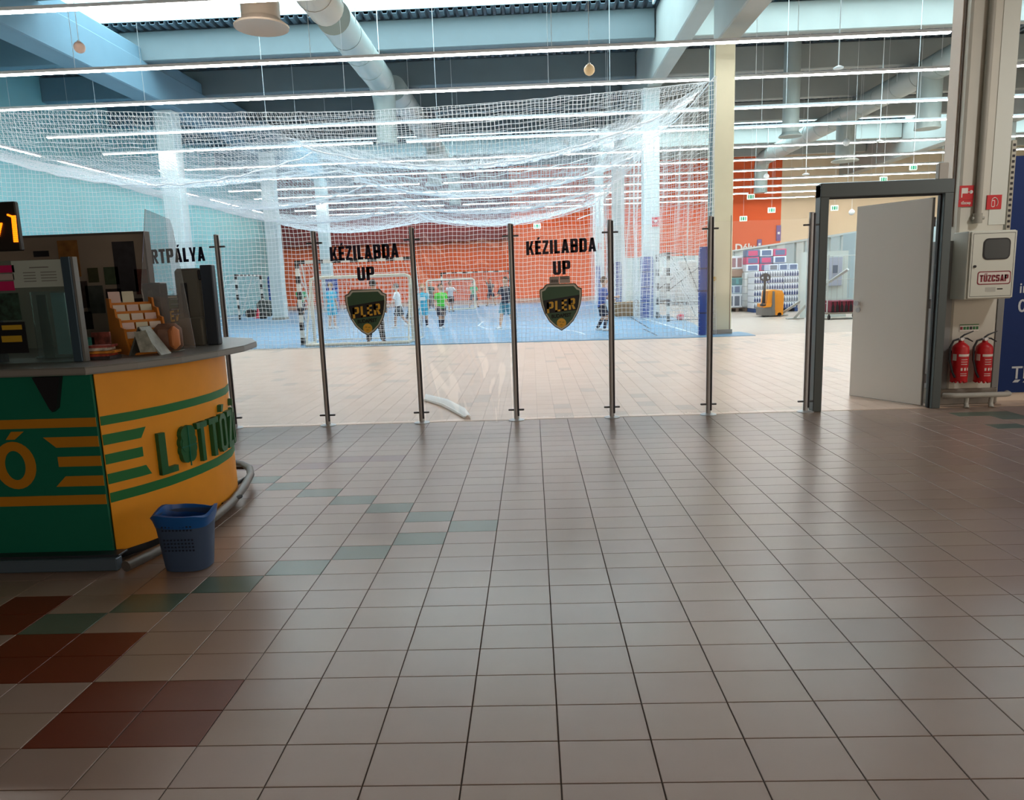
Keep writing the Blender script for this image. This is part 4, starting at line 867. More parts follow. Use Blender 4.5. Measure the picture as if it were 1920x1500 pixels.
person('child in cyan seen from the side behind the mini goal, arms hanging', 625, 617, 530, PI*.9, CY, CY, ((.05, .1, .0), (-.05, .1, .0)), ((.05, .15, .05), (-.05, .15, .05)), 0, 2, None)
person('child in a green shirt behind the left post of the large goal', 567, 602, 534, .6, GD, NV, ((.15, .2, .03), (-.15, .2, .03)), ((.5, .9, .1), (.3, .8, .1)), .2, 1, NV, 1)
person('adult in dark clothes standing inside the goal behind the left shield', 706, 645, 524, PI, DK, DK, ((.05, .05, .14), (-.05, .05, .14)), ((.2, .5, .2), (.1, .4, .2)), 0, 1, 'trousers', 1, True)
person('child in a white shirt walking left inside the mini goal frame', 750, 616, 531, -PI*.5, WH, DK, ((.4, .3, .02), (-.35, .3, .02)), ((-.3, .4, .1), (.35, .5, .1)), .1, 1, None)
person('child in dark clothes partly behind the third steel post', 772, 600, 531, PI*.5, DK, DK, ((.2, .2, .02), (-.2, .2, .02)), ((.4, .9, .1), (.2, .8, .1)), .25, 1, 'trousers', 1)
person('person in a white top and dark trousers behind the child in lime green', 846, 585, 528, .4, WH, DK, ((.1, .15, .05), (-.1, .15, .05)), ((.9, .6, .3), (.8, .6, .3)), .05, 1, None, 1)
person('player in dark green near the left post of the far mini goal', 809, 578, 528, .5, mat('shirt_dark_green', (44, 70, 56), .7), NV, ((.1, .2, .05), (-.1, .1, .05)), ((.3, .4, .1), (.1, .4, .1)), .05, 1, 'trousers', 1)
person('player in green with wide-spread legs right of the far mini goal', 889, 577, 527, .3, GD, NV, ((.25, .15, .35), (-.2, .1, .3)), ((.5, .9, .2), (.4, .9, .2)), .15, 1, None, 1)
person('player in navy with legs apart and one arm raised, before the orange wall', 921, 574, 522, -.3, NV, NV, ((.1, .1, .2), (-.1, .1, .22)), ((2.6, .2, .2), (.4, .4, .2)), 0, 0, None, 1)
person('player in dark shirt and teal shorts stepping out right behind the centre post', 950, 617, 518, -.6, NV, TEALC, ((.28, .1, .05), (-.28, .15, .05)), ((.5, .9, .2), (-.2, .3, .2)), -.05, 0, None, 0)
person('adult in a royal blue shirt and dark shorts bending knees near the right pads', 1129, 621, 519, PI*.5, RB, NV, ((.35, .55, .04), (.1, .6, .04)), ((.5, 1.1, .1), (.3, 1.0, .1)), .12, 0, NV, 0)
# ================================================================= STORAGE ZONE AT RIGHT
# grey partition of vertical panels
t = thing('panel_partition', 'long pale grey partition of upright panels behind the stacked goods', 'partition')
PG = [mat('panel_grey_a', (186, 200, 200), .6), mat('panel_grey_b', (168, 186, 190), .6), mat('panel_grey_c', (204, 212, 208), .6)]
y_ = 20.0; k2 = 0
while y_ < 51:
    wd_ = [1.1, .35, .9, .25, 1.3][k2 % 5]; dx = [0, .06, .02, .1, .0][k2 % 5]
    MB().bb(12.0+dx+.01*y_, 12.1+dx+.01*y_, y_+.01, y_+wd_-.01, 0, 2.86).build('panel', PG[k2 % 3], t); y_ += wd_; k2 += 1
MB().bb(12.3, 12.6, 20, 51, 2.84, 2.92).build('top_rail', PG[2], t); reorigin(t, (12.3, 35, 0))
t = thing('low_partition', 'pale low wall and wrapped racks behind the right net', 'partition')
for k2 in range(7): MB().bb(5.6+k2*1.0, 6.58+k2*1.0, 47.0, 47.2, 0, 2.75).build('panel', PG[k2 % 3], t)
reorigin(t, (8.6, 47, 0))
# wrapped pallets behind the side net
WR = mat('stretch_wrap', (206, 208, 208), .35, noise=.06, nscale=4); PL = mat('pallet_wood', (112, 92, 78), .8); PB = mat('pallet_blue', (36, 66, 116), .6)
def pallet(label, x, y, m, w_=1.2, d_=.9):
    t = thing('pallet', label, 'pallet', 'pallets in the storage zone', (x, y, 0))
    for k2 in range(5): MB().box((0, -d_/2+.07+k2*(d_-.14)/4, .13), (w_, .11, .022)).build('deck_board', m, t)
    for k2 in (-1, 0, 1): MB().box((k2*(w_/2-.06), 0, .06), (.11, d_, .115)).build('bearer', m, t)
    return t
def lump(x, y, z0, sx, sy, sz, m, label, group='shrink-wrapped goods on pallets', nm='wrapped_load', layers=0):
    t = thing(nm, label, 'goods', group, (x, y, z0)); q = MB().box((0, 0, sz/2), (sx, sy, sz), 0, .06); q.build('load', m, t, True)
    for k2 in range(layers): MB().box((0, 0, sz*(k2+1)/(layers+1)), (sx+.01, sy+.01, .02)).build('layer_edge_shadow', mat('wrap_shadow_line', (160, 162, 164), .6), t)
    return t
for i, (px, py, hh, ww, lab) in enumerate(((1262, 569, 1.5, 1.5, 'left, right behind the goal brace'), (1290, 572, 1.75, 1.3, 'middle, tallest of the three behind the net'), (1318, 566, 1.35, 1.2, 'right, half hidden by the near blue pad'))):
    a = gr(px, py); pallet('wooden pallet under the wrapped load %s' % lab, a.x, a.y+.5, PL)
    lump(a.x, a.y+.5, .145, ww, .95, hh, WR, 'pale shrink-wrapped load behind the right net, %s' % lab, layers=5)
    lump(a.x+.05, a.y+.5, .145+hh, ww*.7, .7, .35, mat('carton_white', (222, 224, 224), .6), 'white carton on top of the wrapped load, %s' % lab, nm='top_carton')
# stack of detergent packs
DB = mat('bottle_blue', (44, 62, 110), .5); PW = mat('pack_white', (226, 228, 234), .4); DG = mat('print_grey', (110, 116, 130), .5)
def boxpack(name, w_, h_, d_, body, nb, pm, label, loc, grp, kindp='bottle'):
    t = thing(name, label, 'goods', grp, loc); MB().box((0, 0, h_/2), (w_, d_, h_), 0, .02).build('wrap', body, t)
    q = MB()
    for k2 in range(nb):
        x = -w_/2+(k2+.5)*w_/nb; b2 = w_/nb*.36
        if kindp == 'bottle': q.prism([(x-b2, .02), (x+b2, .02), (x+b2, h_*.5), (x+b2*.2, h_*.72), (x+b2*.1, h_*.92), (x-b2*.6, h_*.92), (x-b2*.4, h_*.7), (x-b2, h_*.5)], -d_/2-.006, -d_/2+.002, lambda a, b3, c_: (a, c_, b3))
        else: q.bb(x-b2, x+b2, -d_/2-.006, -d_/2+.002, h_*.15, h_*.85)
    q.build('label_print', pm, t); return t
a = gr(1425, 588); b_ = gr(1515, 586); bx0 = a.x; byy = a.y+.9; wtot = (b_.x-a.x)*1.03; ph = .235; npk = 3
pallet('blue pallet under the detergent stack behind the yellow truck, left half', bx0+wtot*.25, byy+.3, PB, wtot*.48); pallet('blue pallet under the detergent stack, right half', bx0+wtot*.75, byy+.3, PB, wtot*.48)
ords = ['bottom', 'second', 'third', 'fourth', 'fifth', 'top']
cols3 = ['left', 'middle', 'right']
for r_ in range(6):
    for c_ in range(npk):
        boxpack('bottle_pack', wtot/npk-.01, ph-.01, .8, PW, 6, DB if (r_+c_) % 3 else DG, 'white wrapped pack of spray bottles, %s layer of the big stack, %s' % (ords[r_], cols3[c_]), (bx0+wtot*(c_+.5)/npk, byy+.3, .145+ph*r_), 'bottle packs in the big stack')
zt = .145+ph*6; LX = mat('laundry_box', (206, 212, 226), .5); PK = mat('pack_pink', (206, 70, 116), .5); PBL = mat('pack_slate', (86, 108, 144), .5)
for c_ in range(3): boxpack('laundry_box', wtot*.21, .24, .6, LX, 1, PBL if c_ else DG, 'grey-white laundry box on top of the big stack, %s of three' % cols3[c_], (bx0+wtot*(.45+.22*c_), byy+.3, zt), 'laundry boxes on the big stack', 'flat')
for r_ in range(3):
    for c_ in range(3):
        boxpack('carton', .5, .27, .5, [PW, PK, PBL][(c_+r_) % 3], 1, [PBL, PBL, PK][(c_+r_) % 3], 'pink and slate carton behind the laundry boxes, row %s, %s' % (['lowest', 'middle', 'top'][r_], cols3[c_]), (bx0+.2+.52*c_, byy+1.0, zt+.28*r_), 'pink and slate cartons above the stack', 'flat')
pallet('pallet at the back of the big stack under the cartons', bx0+.75, byy+1.05, PL, 1.6, .6)
lump(bx0+.72, byy+1.03, .145, 1.6, .55, 1.405, WR, 'wrapped load behind the big stack that carries the cartons', layers=4)
# column of tall packs and left stack
a = gr(1414, 584)
for r_ in range(7): boxpack('tissue_pack', .5, .29, .8, mat('pack_mint', (208, 216, 212), .5), 3, mat('print_sage', (150, 160, 154), .6), 'pale mint pack in the tall column left of the yellow truck, %s' % ['lowest', 'second', 'third', 'fourth', 'fifth', 'sixth', 'topmost'][r_], (a.x, a.y+.9, .145+.295*r_), 'pale mint packs of the tall column', 'flat')
pallet('blue pallet under the tall mint column', a.x, a.y+.9, PB, .55)
a = gr(1387, 584); pallet('dark wooden pallet right behind the cream pillar', a.x-.1, a.y+.45, PL, .8)
boxpack('wrapped_pack', .8, .55, .8, PW, 3, DG, 'white wrapped pack at the bottom of the stack beside the cream pillar', (a.x-.1, a.y+.45, .145), 'goods beside the cream pillar', 'flat')
boxpack('wrapped_pack', .8, .34, .8, mat('pack_blueish', (180, 200, 214), .5), 3, PBL, 'bluish white pack above the bottom one beside the cream pillar', (a.x-.1, a.y+.45, .70), 'goods beside the cream pillar', 'flat')
boxpack('teal_pack', .8, .27, .8, mat('pack_teal', (70, 150, 156), .5), 2, mat('print_teal', (44, 110, 120), .5), 'teal pack in the middle of the stack beside the cream pillar', (a.x-.1, a.y+.45, 1.05), 'goods beside the cream pillar', 'flat')
lump(a.x-.1, a.y+.45, 1.33, .76, .7, .33, mat('sack_brown', (150, 120, 104), .8), 'brown sack-like carton lying on the teal pack', nm='brown_carton')
boxpack('wrapped_pack', .7, .5, .6, PW, 3, mat('print_rose', (150, 110, 120), .6), 'white and rose pack on top, beside the cream pillar', (a.x-.0, a.y+.45, 1.67), 'goods beside the cream pillar', 'flat')
# electric pallet truck
a = gr(1447, 593); t = thing('pallet_truck', 'orange and grey electric pallet truck with a dark tiller', 'pallet truck', None, (a.x, a.y, 0)); OG = mat('truck_orange', (240, 150, 30), .4); GY_ = mat('truck_grey', (118, 114, 110), .5)
sc_ = a.y/F
def px_(dx, dy): return (dx*sc_, dy*sc_)          # sizes read in picture pixels at the truck's distance
fnt = lambda a1, b1, c1: (a1, c1, b1)
P = lambda L_: [px_(*q_) for q_ in L_]
MB().prism(P([(-23, 3), (0, 2), (0, 12), (-8, 21), (-24, 17)]), -.34, .34, fnt).build('chassis', GY_, t)
MB().prism(P([(-22, 17), (-8, 18), (-6, 24), (-22, 24)]), -.35, .3, fnt).build('front_cowl', OG, t)
MB().prism(P([(-1, 3), (15, 2.5), (16, 40), (12, 47), (-4, 49), (-13, 47), (-15, 24), (-4, 21)]), -.30, .33, fnt).build('battery_cover', OG, t)
MB().prism(P([(-6, 3), (-1, 3), (-1, 24), (-2, 46), (-5, 46), (-6, 24)]), -.352, -.3, fnt).build('centre_strip', GY_, t)
MB().tube([(px_(-20, 0)[0], -.25, px_(0, 22)[1]), (px_(-19, 0)[0], -.3, px_(0, 66)[1])], [.055, .04], 10).build('tiller', BLACK, t, True)
MB().lathe((px_(-20, 0)[0], -.25, px_(0, 20)[1]), [(.11, 0), (.12, .05), (.06, .1)], 12).build('tiller_base', BLACK, t, True)
hx_, hz_ = px_(-18.5, 72); MB().tube([(hx_+.155*math.cos(q_), -.3, hz_+.11*math.sin(q_)-.02*abs(math.cos(q_))) for q_ in np.linspace(0, 2*PI, 22, False)], .028, 8, closed=True).build('handle', BLACK, t, True)
MB().prism([(hx_-.06, hz_-.14), (hx_+.06, hz_-.14), (hx_+.05, hz_+.09), (hx_-.05, hz_+.09)], -.34, -.26, fnt).build('control_head', BLACK, t)
for x_ in (-.35, .16): MB().cyl((x_, -.3, .07), (x_, -.2, .07), .07, 14).build('wheel', BLACK, t, True)
for s in (-1, 1): MB().bb(-.1, .16, .33, 1.4, .05, .11).build('fork', GY_, t) if s < 0 else None
# diagonal galvanised braces
GV = mat('galvanised_bar', (186, 188, 184), .45, .3)
for k2, (p0_, p1_, Y0_, lab) in enumerate((((1462, 592), (1590, 505), 22.4, 'pale diagonal metal bar leaning right of the yellow truck'), ((1490, 598), (1512, 572), 21.8, 'short pale diagonal metal bar beside the dark door frame'))):
    A_, B_ = gr(p0_[0], p0_[1]), at(p1_[0], p1_[1], Y0_); t = thing('leaning_bar', lab, 'bar'); MB().tube([A_+Vector((0, 0, .03)), (B_.x, B_.y, B_.z)], .05, 4).build('bar', GV, t)
    MB().box((A_.x, A_.y, .02), (.5, .25, .03)).build('foot_plate', GV, t); reorigin(t, A_)
# roll cage through the door
a, b_ = gr(1549, 600), gr(1606, 596); X0_, X1_, Yc = a.x, b_.x+.1, a.y; t = thing('roll_cage', 'silver wire roll cage trolley seen through the open door', 'trolley')
MB().bb(X0_, X1_, Yc, Yc+.8, .17, .21).build('platform', mat('cage_base', (130, 120, 108), .6), t)
for x_ in (X0_+.02, X1_-.02):
    for y1_ in (Yc+.02, Yc+.78): MB().cyl((x_, y1_, .2), (x_, y1_, 1.95), .018, 8).build('upright', GV, t)
    for z in np.linspace(.5, 1.9, 5): MB().cyl((x_, Yc+.02, z), (x_, Yc+.78, z), .008, 6).build('rung', GV, t)
for x_ in np.linspace(X0_+.1, X1_-.1, 7): MB().cyl((x_, Yc+.78, .2), (x_, Yc+.78, 1.93), .006, 6).build('back_wire', GV, t)
for z in (.6, 1.2, 1.93): MB().cyl((X0_, Yc+.78, z), (X1_, Yc+.78, z), .01, 6).build('cross_rail', GV, t)
for x_ in (X0_+.12, X1_-.12):
    for y1_ in (Yc+.1, Yc+.7): MB().cyl((x_-.02, y1_, .07), (x_+.02, y1_, .07), .07, 14).cyl((x_, y1_, .1), (x_, y1_, .18), .02, 8).build('castor', BLACK, t)
reorigin(t, ((X0_+X1_)/2, Yc+.4, 0))
for k2 in range(3):
    boxpack('bottle_crate', .26, .36, .5, mat('crate_burgundy', (110, 22, 44), .5), 2, mat('bottle_black', (24, 20, 26), .4), 'burgundy crate of dark bottles in the roll cage, %s of three' % cols3[k2], (X0_+.32+.27*k2, Yc+.4, .21), 'burgundy crates in the roll cage', 'bottle')
q = None
t = thing('display_unit', 'tall white unit with grey panels behind the roll cage', 'shelf unit')
MB().bb(X0_-.1, X0_+1.2, Yc+1.4, Yc+1.9, 0, 2.1).build('carcass', PG[2], t); MB().bb(X0_+.15, X0_+.45, Yc+1.36, Yc+1.4, 1.0, 1.9).build('grey_panel', PG[1], t); MB().bb(X0_+.6, X0_+1.0, Yc+1.36, Yc+1.4, 1.0, 1.9).build('grey_panel', mat('panel_lilac', (176, 180, 196), .6), t)
MB().bb(X0_+.7, X0_+.85, Yc+1.34, Yc+1.36, 1.4, 1.65).build('notice', DG, t); reorigin(t, (X0_+.5, Yc+1.6, 0))
# writing and signs on the orange wall
text('Délu', .75, WHITE, tag(thing('wall_lettering', 'white letters at the foot of the orange wall, above the grey partition', 'lettering')), lambda x, y, z, c_=at(1378, 470, 52.9): (c_.x+x, 52.94-z, c_.z+y-.05), 'lettering', .02, .02, 1., 'LEFT')
for (x, y, h_, l) in ((1460, 437, .55, 'violet sign high at the right edge of the orange wall'), (1424, 458, .35, 'small violet sign above the grey partition')):
    c_ = at(x, y, 52.9); t = thing('wall_sign', l, 'sign'); MB().bb(c_.x-.16, c_.x+.16, 52.88, 52.98, c_.z-h_, c_.z+h_, .02).build('plate', mat('sign_violet', (110, 84, 150), .5), t); MB().bb(c_.x-.08, c_.x+.08, 52.87, 52.88, c_.z-.08, c_.z+.08).build('mark', WHITE, t); reorigin(t, c_)
for (x, y, Y, s_, l) in ((1229, 416, 26.48, .17, 'red and white fire sign on the white pillar by the side-on goal'), (1126, 462, 43.9, .2, 'small red sign on the farthest right pillar')):
    c_ = at(x, y, Y); t = thing('fire_sign', l, 'sign', 'red signs on the pillars'); MB().bb(c_.x-s_*.75, c_.x+s_*.75, Y-.03, Y, c_.z-s_, c_.z+s_).build('plate', RED, t); MB().ball((c_.x, Y-.03, c_.z+.02), s_*.35, 8).build('pictogram', SWH, t); reorigin(t, (c_.x, Y, c_.z))
# ================================================================= KIOSK
KG, KY, KG2 = mat('kiosk_green', (8, 112, 90), .45), mat('kiosk_yellow', (250, 168, 36), .5, noise=.03), mat('kiosk_stripe_green', (20, 120, 62), .5)
KYS = mat('kiosk_stripe_yellow', (196, 132, 24), .5); TOPM = mat('worktop_grey', (120, 122, 120), .35, noise=.05, nscale=12); KD = mat('kiosk_dark_metal', (66, 74, 84), .4, .5)
BP = [(-6.5, 3.72), (-2.37, 3.72), (-2.27, 3.88), (-2.19, 4.06), (-2.135, 4.28), (-2.11, 4.5), (-2.125, 4.74), (-2.19, 4.95), (-2.32, 5.16), (-2.52, 5.36), (-2.85, 5.5), (-6.5, 5.5)]
arc = BP[1:11]; sl = [0]
for a, b_ in zip(arc[:-1], arc[1:]): sl.append(sl[-1]+math.dist(a, b_))
def onarc(s, d=0.):
    s = max(0, min(sl[-1]-1e-4, s)); i = max(k for k in range(len(sl)) if sl[k] <= s); i = min(i, len(arc)-2)
    def nrm(k):
        a, b_ = arc[max(k-1, 0)], arc[min(k+1, len(arc)-1)]; dx, dy = b_[0]-a[0], b_[1]-a[1]; L = math.hypot(dx, dy); return (dy/L, -dx/L)
    f = (s-sl[i])/(sl[i+1]-sl[i]); n0, n1 = nrm(i), nrm(i+1); nx_, ny_ = n0[0]*(1-f)+n1[0]*f, n0[1]*(1-f)+n1[1]*f; L = math.hypot(nx_, ny_)
    return (arc[i][0]*(1-f)+arc[i+1][0]*f+nx_/L*d, arc[i][1]*(1-f)+arc[i+1][1]*f+ny_/L*d)
def band(s0, s1, z0, z1, d0, d1, q=None, n=24, cut0=0., cut1=0.):
    q = q or MB(); vs = []
    for i in range(n+1):
        f = i/n
        for z, c0, c1 in ((z0, 0, 0), (z1, cut0, cut1)):
            s = (s0+c0)*(1-f)+(s1+c1)*f
            for d in (d0, d1): x, y = onarc(s, d); vs.append((x, y, z))
    fs = []
    for i in range(n):
        a = i*4; b2 = a+4; fs += [(a+1, b2+1, b2+3, a+3), (a, a+2, b2+2, b2), (a, b2, b2+1, a+1), (a+2, a+3, b2+3, b2+2)]
    fs += [(0, 1, 3, 2), (n*4, n*4+2, n*4+3, n*4+1)]; q.add(vs, fs); return q
t = thing('lottery_kiosk', 'green and yellow lottery kiosk counter with a curved end', 'kiosk')
MB().prism([(x*.995-.02, y+.02 if y < 5 else y-.02) for x, y in BP], .06, 1.07).build('core', BLACK, t)
gp = MB().bb(-6.5, -2.372, 3.700, 3.72, .07, 1.075).build('green_panel', KG, t)
yp = band(.002, sl[-1], .07, 1.075, 0, .008).build('yellow_panel', KY, t, True)
for z0, z1 in ((.79, .84), (.355, .41)):
    MB().bb(-6.5, -2.372, 3.696, 3.70, z0, z1).build('stripe', KYS, gp); band(.004, sl[-1], z0, z1, .008, .0105).build('stripe', KG2, yp, True)
for (z0, z1), c0, c1 in zip(((.68, .738), (.572, .628), (.46, .518)), (.0, .0, .0), (.035, 0, -.03)):
    k_ = 0 if c1 else 0
    MB().prism([(-2.372, z0), (-2.372, z1), (-2.61-c1*1.0-(.03 if c1 > 0 else 0), z1), (-2.61+(.0 if c1 > 0 else 0)+(-.03 if c1 < 0 else 0), z0)], 0, .004, lambda a, b2, d: (a, 3.70-d, b2)).build('short_stripe', KYS, gp)
    band(.004, .215+(.0 if c1 >= 0 else .04), z0, z1, .008, .0105, None, 10, 0, (c1 if c1 > 0 else -.03 if c1 < 0 else 0)).build('short_stripe', KG2, yp, True)
def bend(m_off=0.):
    return lambda a, b2, d: (*onarc(a, .008+d), b2)
GL = mat('letter_green', (22, 98, 56), .45)
LS0 = .295
for ch, c_, w_ in (('L', .36, .115), ('T', .655, .105), ('T', .785, .105), ('Ó', .915, .115), ('Z', 1.04, .10), ('Ó', 1.17, .115)):
    P_, W_ = glyph(ch, .16, .15); q = MB(); k_ = w_/W_; z0_, h_ = .435, .25
    for p_ in P_:
        A_ = sum(p_[i][0]*p_[(i+1) % len(p_)][1]-p_[(i+1) % len(p_)][0]*p_[i][1] for i in range(len(p_))); p_ = p_ if A_ > 0 else p_[::-1]
        q.prism([(c_-w_/2+a*k_, z0_+b2*h_) for a, b2 in p_], .0, .028, bend())
    q.build('raised_letter', GL, yp)
q = MB(); cz_ = .565
for dx, dz, r_ in ((-.035, .0, .034), (.035, 0, .034), (0, .075, .042), (0, -.055, .042), (0, .01, .04)):
    for dd in ((-.018, 0), (.018, 0)) if dx == 0 else ((0, -.022), (0, .026)):
        q.prism([(.52+dx+dd[0]+r_*math.cos(a), cz_+dz+dd[1]+r_*1.15*math.sin(a)) for a in np.linspace(0, 2*PI, 16, False)], .0, .028+.003*(dz > 0), bend())
q.build('raised_clover', GL, yp)
q = MB(); q.prism([(.517, .44), (.523, .44), (.523, .69), (.517, .69)], .028, .034, bend()); q.prism([(.455, .562), (.585, .562), (.585, .568), (.455, .568)], .028, .034, bend()); q.build('clover_vein', KG, yp)
ox1 = at(66, 860, 3.7).x; zz0 = at(30, 917, 3.7).z; zz1 = at(30, 828, 3.7).z; rx_ = .115; rz_ = (zz1-zz0)/2; q = MB(); n = 28
cxo, czo = ox1-rx_, (zz0+zz1)/2; fo = lambda a, b2, d: (a, 3.70-d, b2)
for k_ in range(n):
    a0_, a1_ = 2*PI*k_/n, 2*PI*(k_+1)/n
    q.prism([(cxo+rx_*math.cos(a0_), czo+rz_*math.sin(a0_)), (cxo+rx_*math.cos(a1_), czo+rz_*math.sin(a1_)), (cxo+rx_*.5*math.cos(a1_), czo+rz_*.62*math.sin(a1_)), (cxo+rx_*.5*math.cos(a0_), czo+rz_*.62*math.sin(a0_))], 0, .004, fo)
q.prism([(cxo-.03, zz1+.012), (cxo+.02, zz1+.012), (cxo+.075, zz1+.055), (cxo+.005, zz1+.055)], 0, .004, fo)
q.build('printed_letter', KYS, gp)
MB().prism([(-2.67, 1.07), (-2.52, 1.07), (-2.56, .9), (-2.585, .88), (-2.60, .9)], 0, .03, lambda a, b2, d: (a, 3.70-d, b2)).build('shadow_wedge', BLACK, gp)  # shadow-like wedge under the overhang, added as a black shape
MB().bb(-6.5, -2.30, 3.60, 3.66, .004, .075, .006).build('kick_strip', mat('kick_strip_blue_grey', (92, 112, 130), .4, .3), t)
MB().bb(-6.5, -2.30, 3.63, 3.72, .072, .085, .004).build('kick_ledge', KD, t)
MB().prism([(x-.05, y+.05) for x, y in BP], 0, .062).build('plinth', KD, t)
pts = [gr(236, 1062, .05), gr(300, 1030, .05), gr(360, 996, .06), gr(405, 967, .07), gr(436, 940, .08), gr(458, 912, .09), gr(470, 890, .10), gr(468, 878, .10), gr(455, 871, .10), gr(436, 868, .10)]
MB().tube(pts, [.03]*6+[.027]*4, 12).build('bumper_rail', mat('bumper_grey', (110, 108, 106), .4, .4), t, True)
for p0_, p1_ in (((434, 877), (462, 877)), ((436, 911), (466, 894)), ((418, 946), (452, 930))): MB().tube([gr(*p0_, .09), gr(*p1_, .09)], .014, 6).build('bumper_bracket', BLACK, t)
reorigin(t, (-4, 4.5, 0))
SP = [(-6.5, 3.66), (-2.37, 3.66), (-2.20, 3.86), (-2.08, 4.12), (-2.01, 4.45), (-1.98, 4.8), (-2.03, 5.15), (-2.2, 5.5), (-2.5, 5.75), (-2.9, 5.85), (-6.5, 5.85)]
tp = thing('kiosk_worktop', 'grey curved worktop resting on the lottery kiosk', 'worktop')
MB().prism(SP, 1.076, 1.118).build('slab', TOPM, tp); MB().prism([(x+(.004 if x > -3 else 0), y-.002) for x, y in SP], 1.084, 1.110).build('edge_band', mat('edge_band', (140, 140, 138), .4), tp)
reorigin(tp, (-4, 4.6, 1.076)); TZ = 1.119
def paper_box(nm, label, cat, x0, y0, x1, y1, Y, m, th=.004, grp=None, rest=None):
    a, b2 = at(x0, y1, Y), at(x1, y0, Y); o = MB().bb(a.x, b2.x, Y-th, Y, max(a.z, TZ if rest else -9), b2.z).build(nm, m); return tag(o, label, cat, grp)
# poster board
pb = thing('poster_board', 'grey brown partition board with small posters behind the counter', 'partition')
a, b2 = at(35, 447, 5.2), at(272, 441, 5.2)
MB().bb(-6.5, b2.x, 5.18, 5.23, TZ, a.z-.0).build('board', mat('board_taupe', (150, 138, 126), .8, noise=.03), pb); MB().bb(-6.5, b2.x+.005, 5.17, 5.24, a.z, a.z+.015).build('top_trim', mat('board_trim', (96, 90, 84), .6), pb)
MB().bb(b2.x-.002, b2.x+.012, 5.17, 5.24, TZ, a.z+.015).build('edge_trim', MATS['board_trim'], pb); reorigin(pb, (-4.5, 5.2, TZ))
for k_, (x0, y0, x1, y1, c_, l) in enumerate(((116, 450, 144, 520, (150, 104, 50), 'tall ochre poster at the top left of the board'), (142, 527, 163, 578, (56, 44, 42), 'dark brown poster under the ochre one'), (152, 584, 172, 618, (20, 18, 22), 'near-black poster lowest on the board'),
        (167, 502, 183, 530, (62, 64, 40), 'small olive card left of the green card'), (198, 500, 221, 534, (60, 76, 56), 'small green card in the middle of the board'), (221, 452, 250, 548, (48, 46, 52), 'tall charcoal poster on the right half of the board'),
        (257, 504, 276, 552, (96, 52, 44), 'reddish brown poster at the right edge of the board'), (166, 535, 192, 588, (70, 76, 74), 'grey poster behind the white slips'), (201, 541, 227, 566, (44, 34, 34), 'dark small poster above the slips'),
        (241, 559, 268, 586, (52, 40, 40), 'dark small poster right above the lowest slips'), (64, 470, 91, 482, (26, 26, 34), 'small black label near the top of the board'))):
    o = paper_box('poster', l, 'poster', x0, y0, x1, y1, 5.178, mat('poster_%d' % k_, c_, .7, noise=.25, nscale=18), .003, 'posters on the board')
o = MB().bb(at(209, 437, 5.2).x, at(217, 437, 5.2).x, 5.19, 5.22, at(213, 446, 5.2).z+.01, at(213, 437, 5.2).z).build('clip', DG); tag(o, 'tiny grey clip on the top edge of the poster board', 'clip')
# glass screen with its dark post
gs = thing('counter_screen', 'glass screen with a dark blue-grey post at the left of the counter', 'screen')
a, b2 = at(118, 482, 4.0), at(150, 482, 4.0)
MB().bb(-5.2, a.x+.02, 3.99, 4.0, TZ, a.z-.01).build('pane', SCREEN, gs)
MB().bb(a.x, a.x+.052, 3.97, 4.03, TZ, a.z, .004).build('post', mat('post_blue_grey', (70, 92, 110), .4, .3), gs); MB().bb(a.x+.05, a.x+.066, 3.98, 4.02, TZ, a.z).build('edge', GREYP, gs)
reorigin(gs, (a.x, 4, TZ))
paper_box('price_sheet', 'pale printed sheet taped at the top of the glass screen', 'paper', 28, 486, 114, 540, 3.985, mat('sheet_pale', (176, 190, 186), .7), .002)
q = MB(); ca = at(71, 503, 3.98); [q.bb(ca.x-.09, ca.x-.02, 3.981, 3.982, ca.z-.025-.016*k_, ca.z-.02-.016*k_) for k_ in range(4)]; [q.bb(ca.x+.01, ca.x+.1, 3.981, 3.982, ca.z-.025-.016*k_, ca.z-.02-.016*k_) for k_ in range(4)]; q.bb(ca.x-.05, ca.x+.06, 3.981, 3.982, ca.z+.002, ca.z+.008)
q.build('print', GREYP, COL.objects['price_sheet'])
mp = thing('magenta_poster', 'magenta poster with a pale band at the left edge of the screen', 'poster'); MG = mat('magenta', (190, 20, 96), .6)
for y0, y1, m_ in ((497, 513, MG), (513, 527, mat('poster_pale', (170, 160, 160), .7)), (527, 547, MG)): a, b2 = at(-40, y1, 3.985), at(26, y0, 3.985); MB().bb(a.x, b2.x, 3.983, 3.986, a.z, b2.z).build('field', m_, mp)
reorigin(mp, at(0, 547, 3.985))
paper_box('leaflet', 'dark green patterned leaflet under the magenta poster', 'leaflet', -30, 549, 34, 602, 3.985, mat('leaflet_green', (34, 60, 50), .7, noise=.8, nscale=26), .002)
lf2 = thing('leaflet', 'black and yellow leaflet at the lower left of the screen', 'leaflet'); a, b2 = at(-30, 664, 3.984), at(46, 603, 3.984)
MB().bb(a.x, b2.x, 3.982, 3.985, max(a.z, TZ), b2.z).build('sheet', BLACK, lf2)
for y0, y1 in ((609, 619), (629, 642)): a, b2 = at(4, y1, 3.98), at(40, y0, 3.98); MB().bb(a.x, b2.x, 3.980, 3.982, a.z, b2.z).build('yellow_block', mat('leaflet_yellow', (196, 160, 40), .6), lf2)
reorigin(lf2, at(0, 664, 3.984))
a, b2 = at(68, 608, 4.3), at(124, 545, 4.3); ah = thing('leaflet_holder', 'clear acrylic leaflet holder behind the glass screen', 'holder')
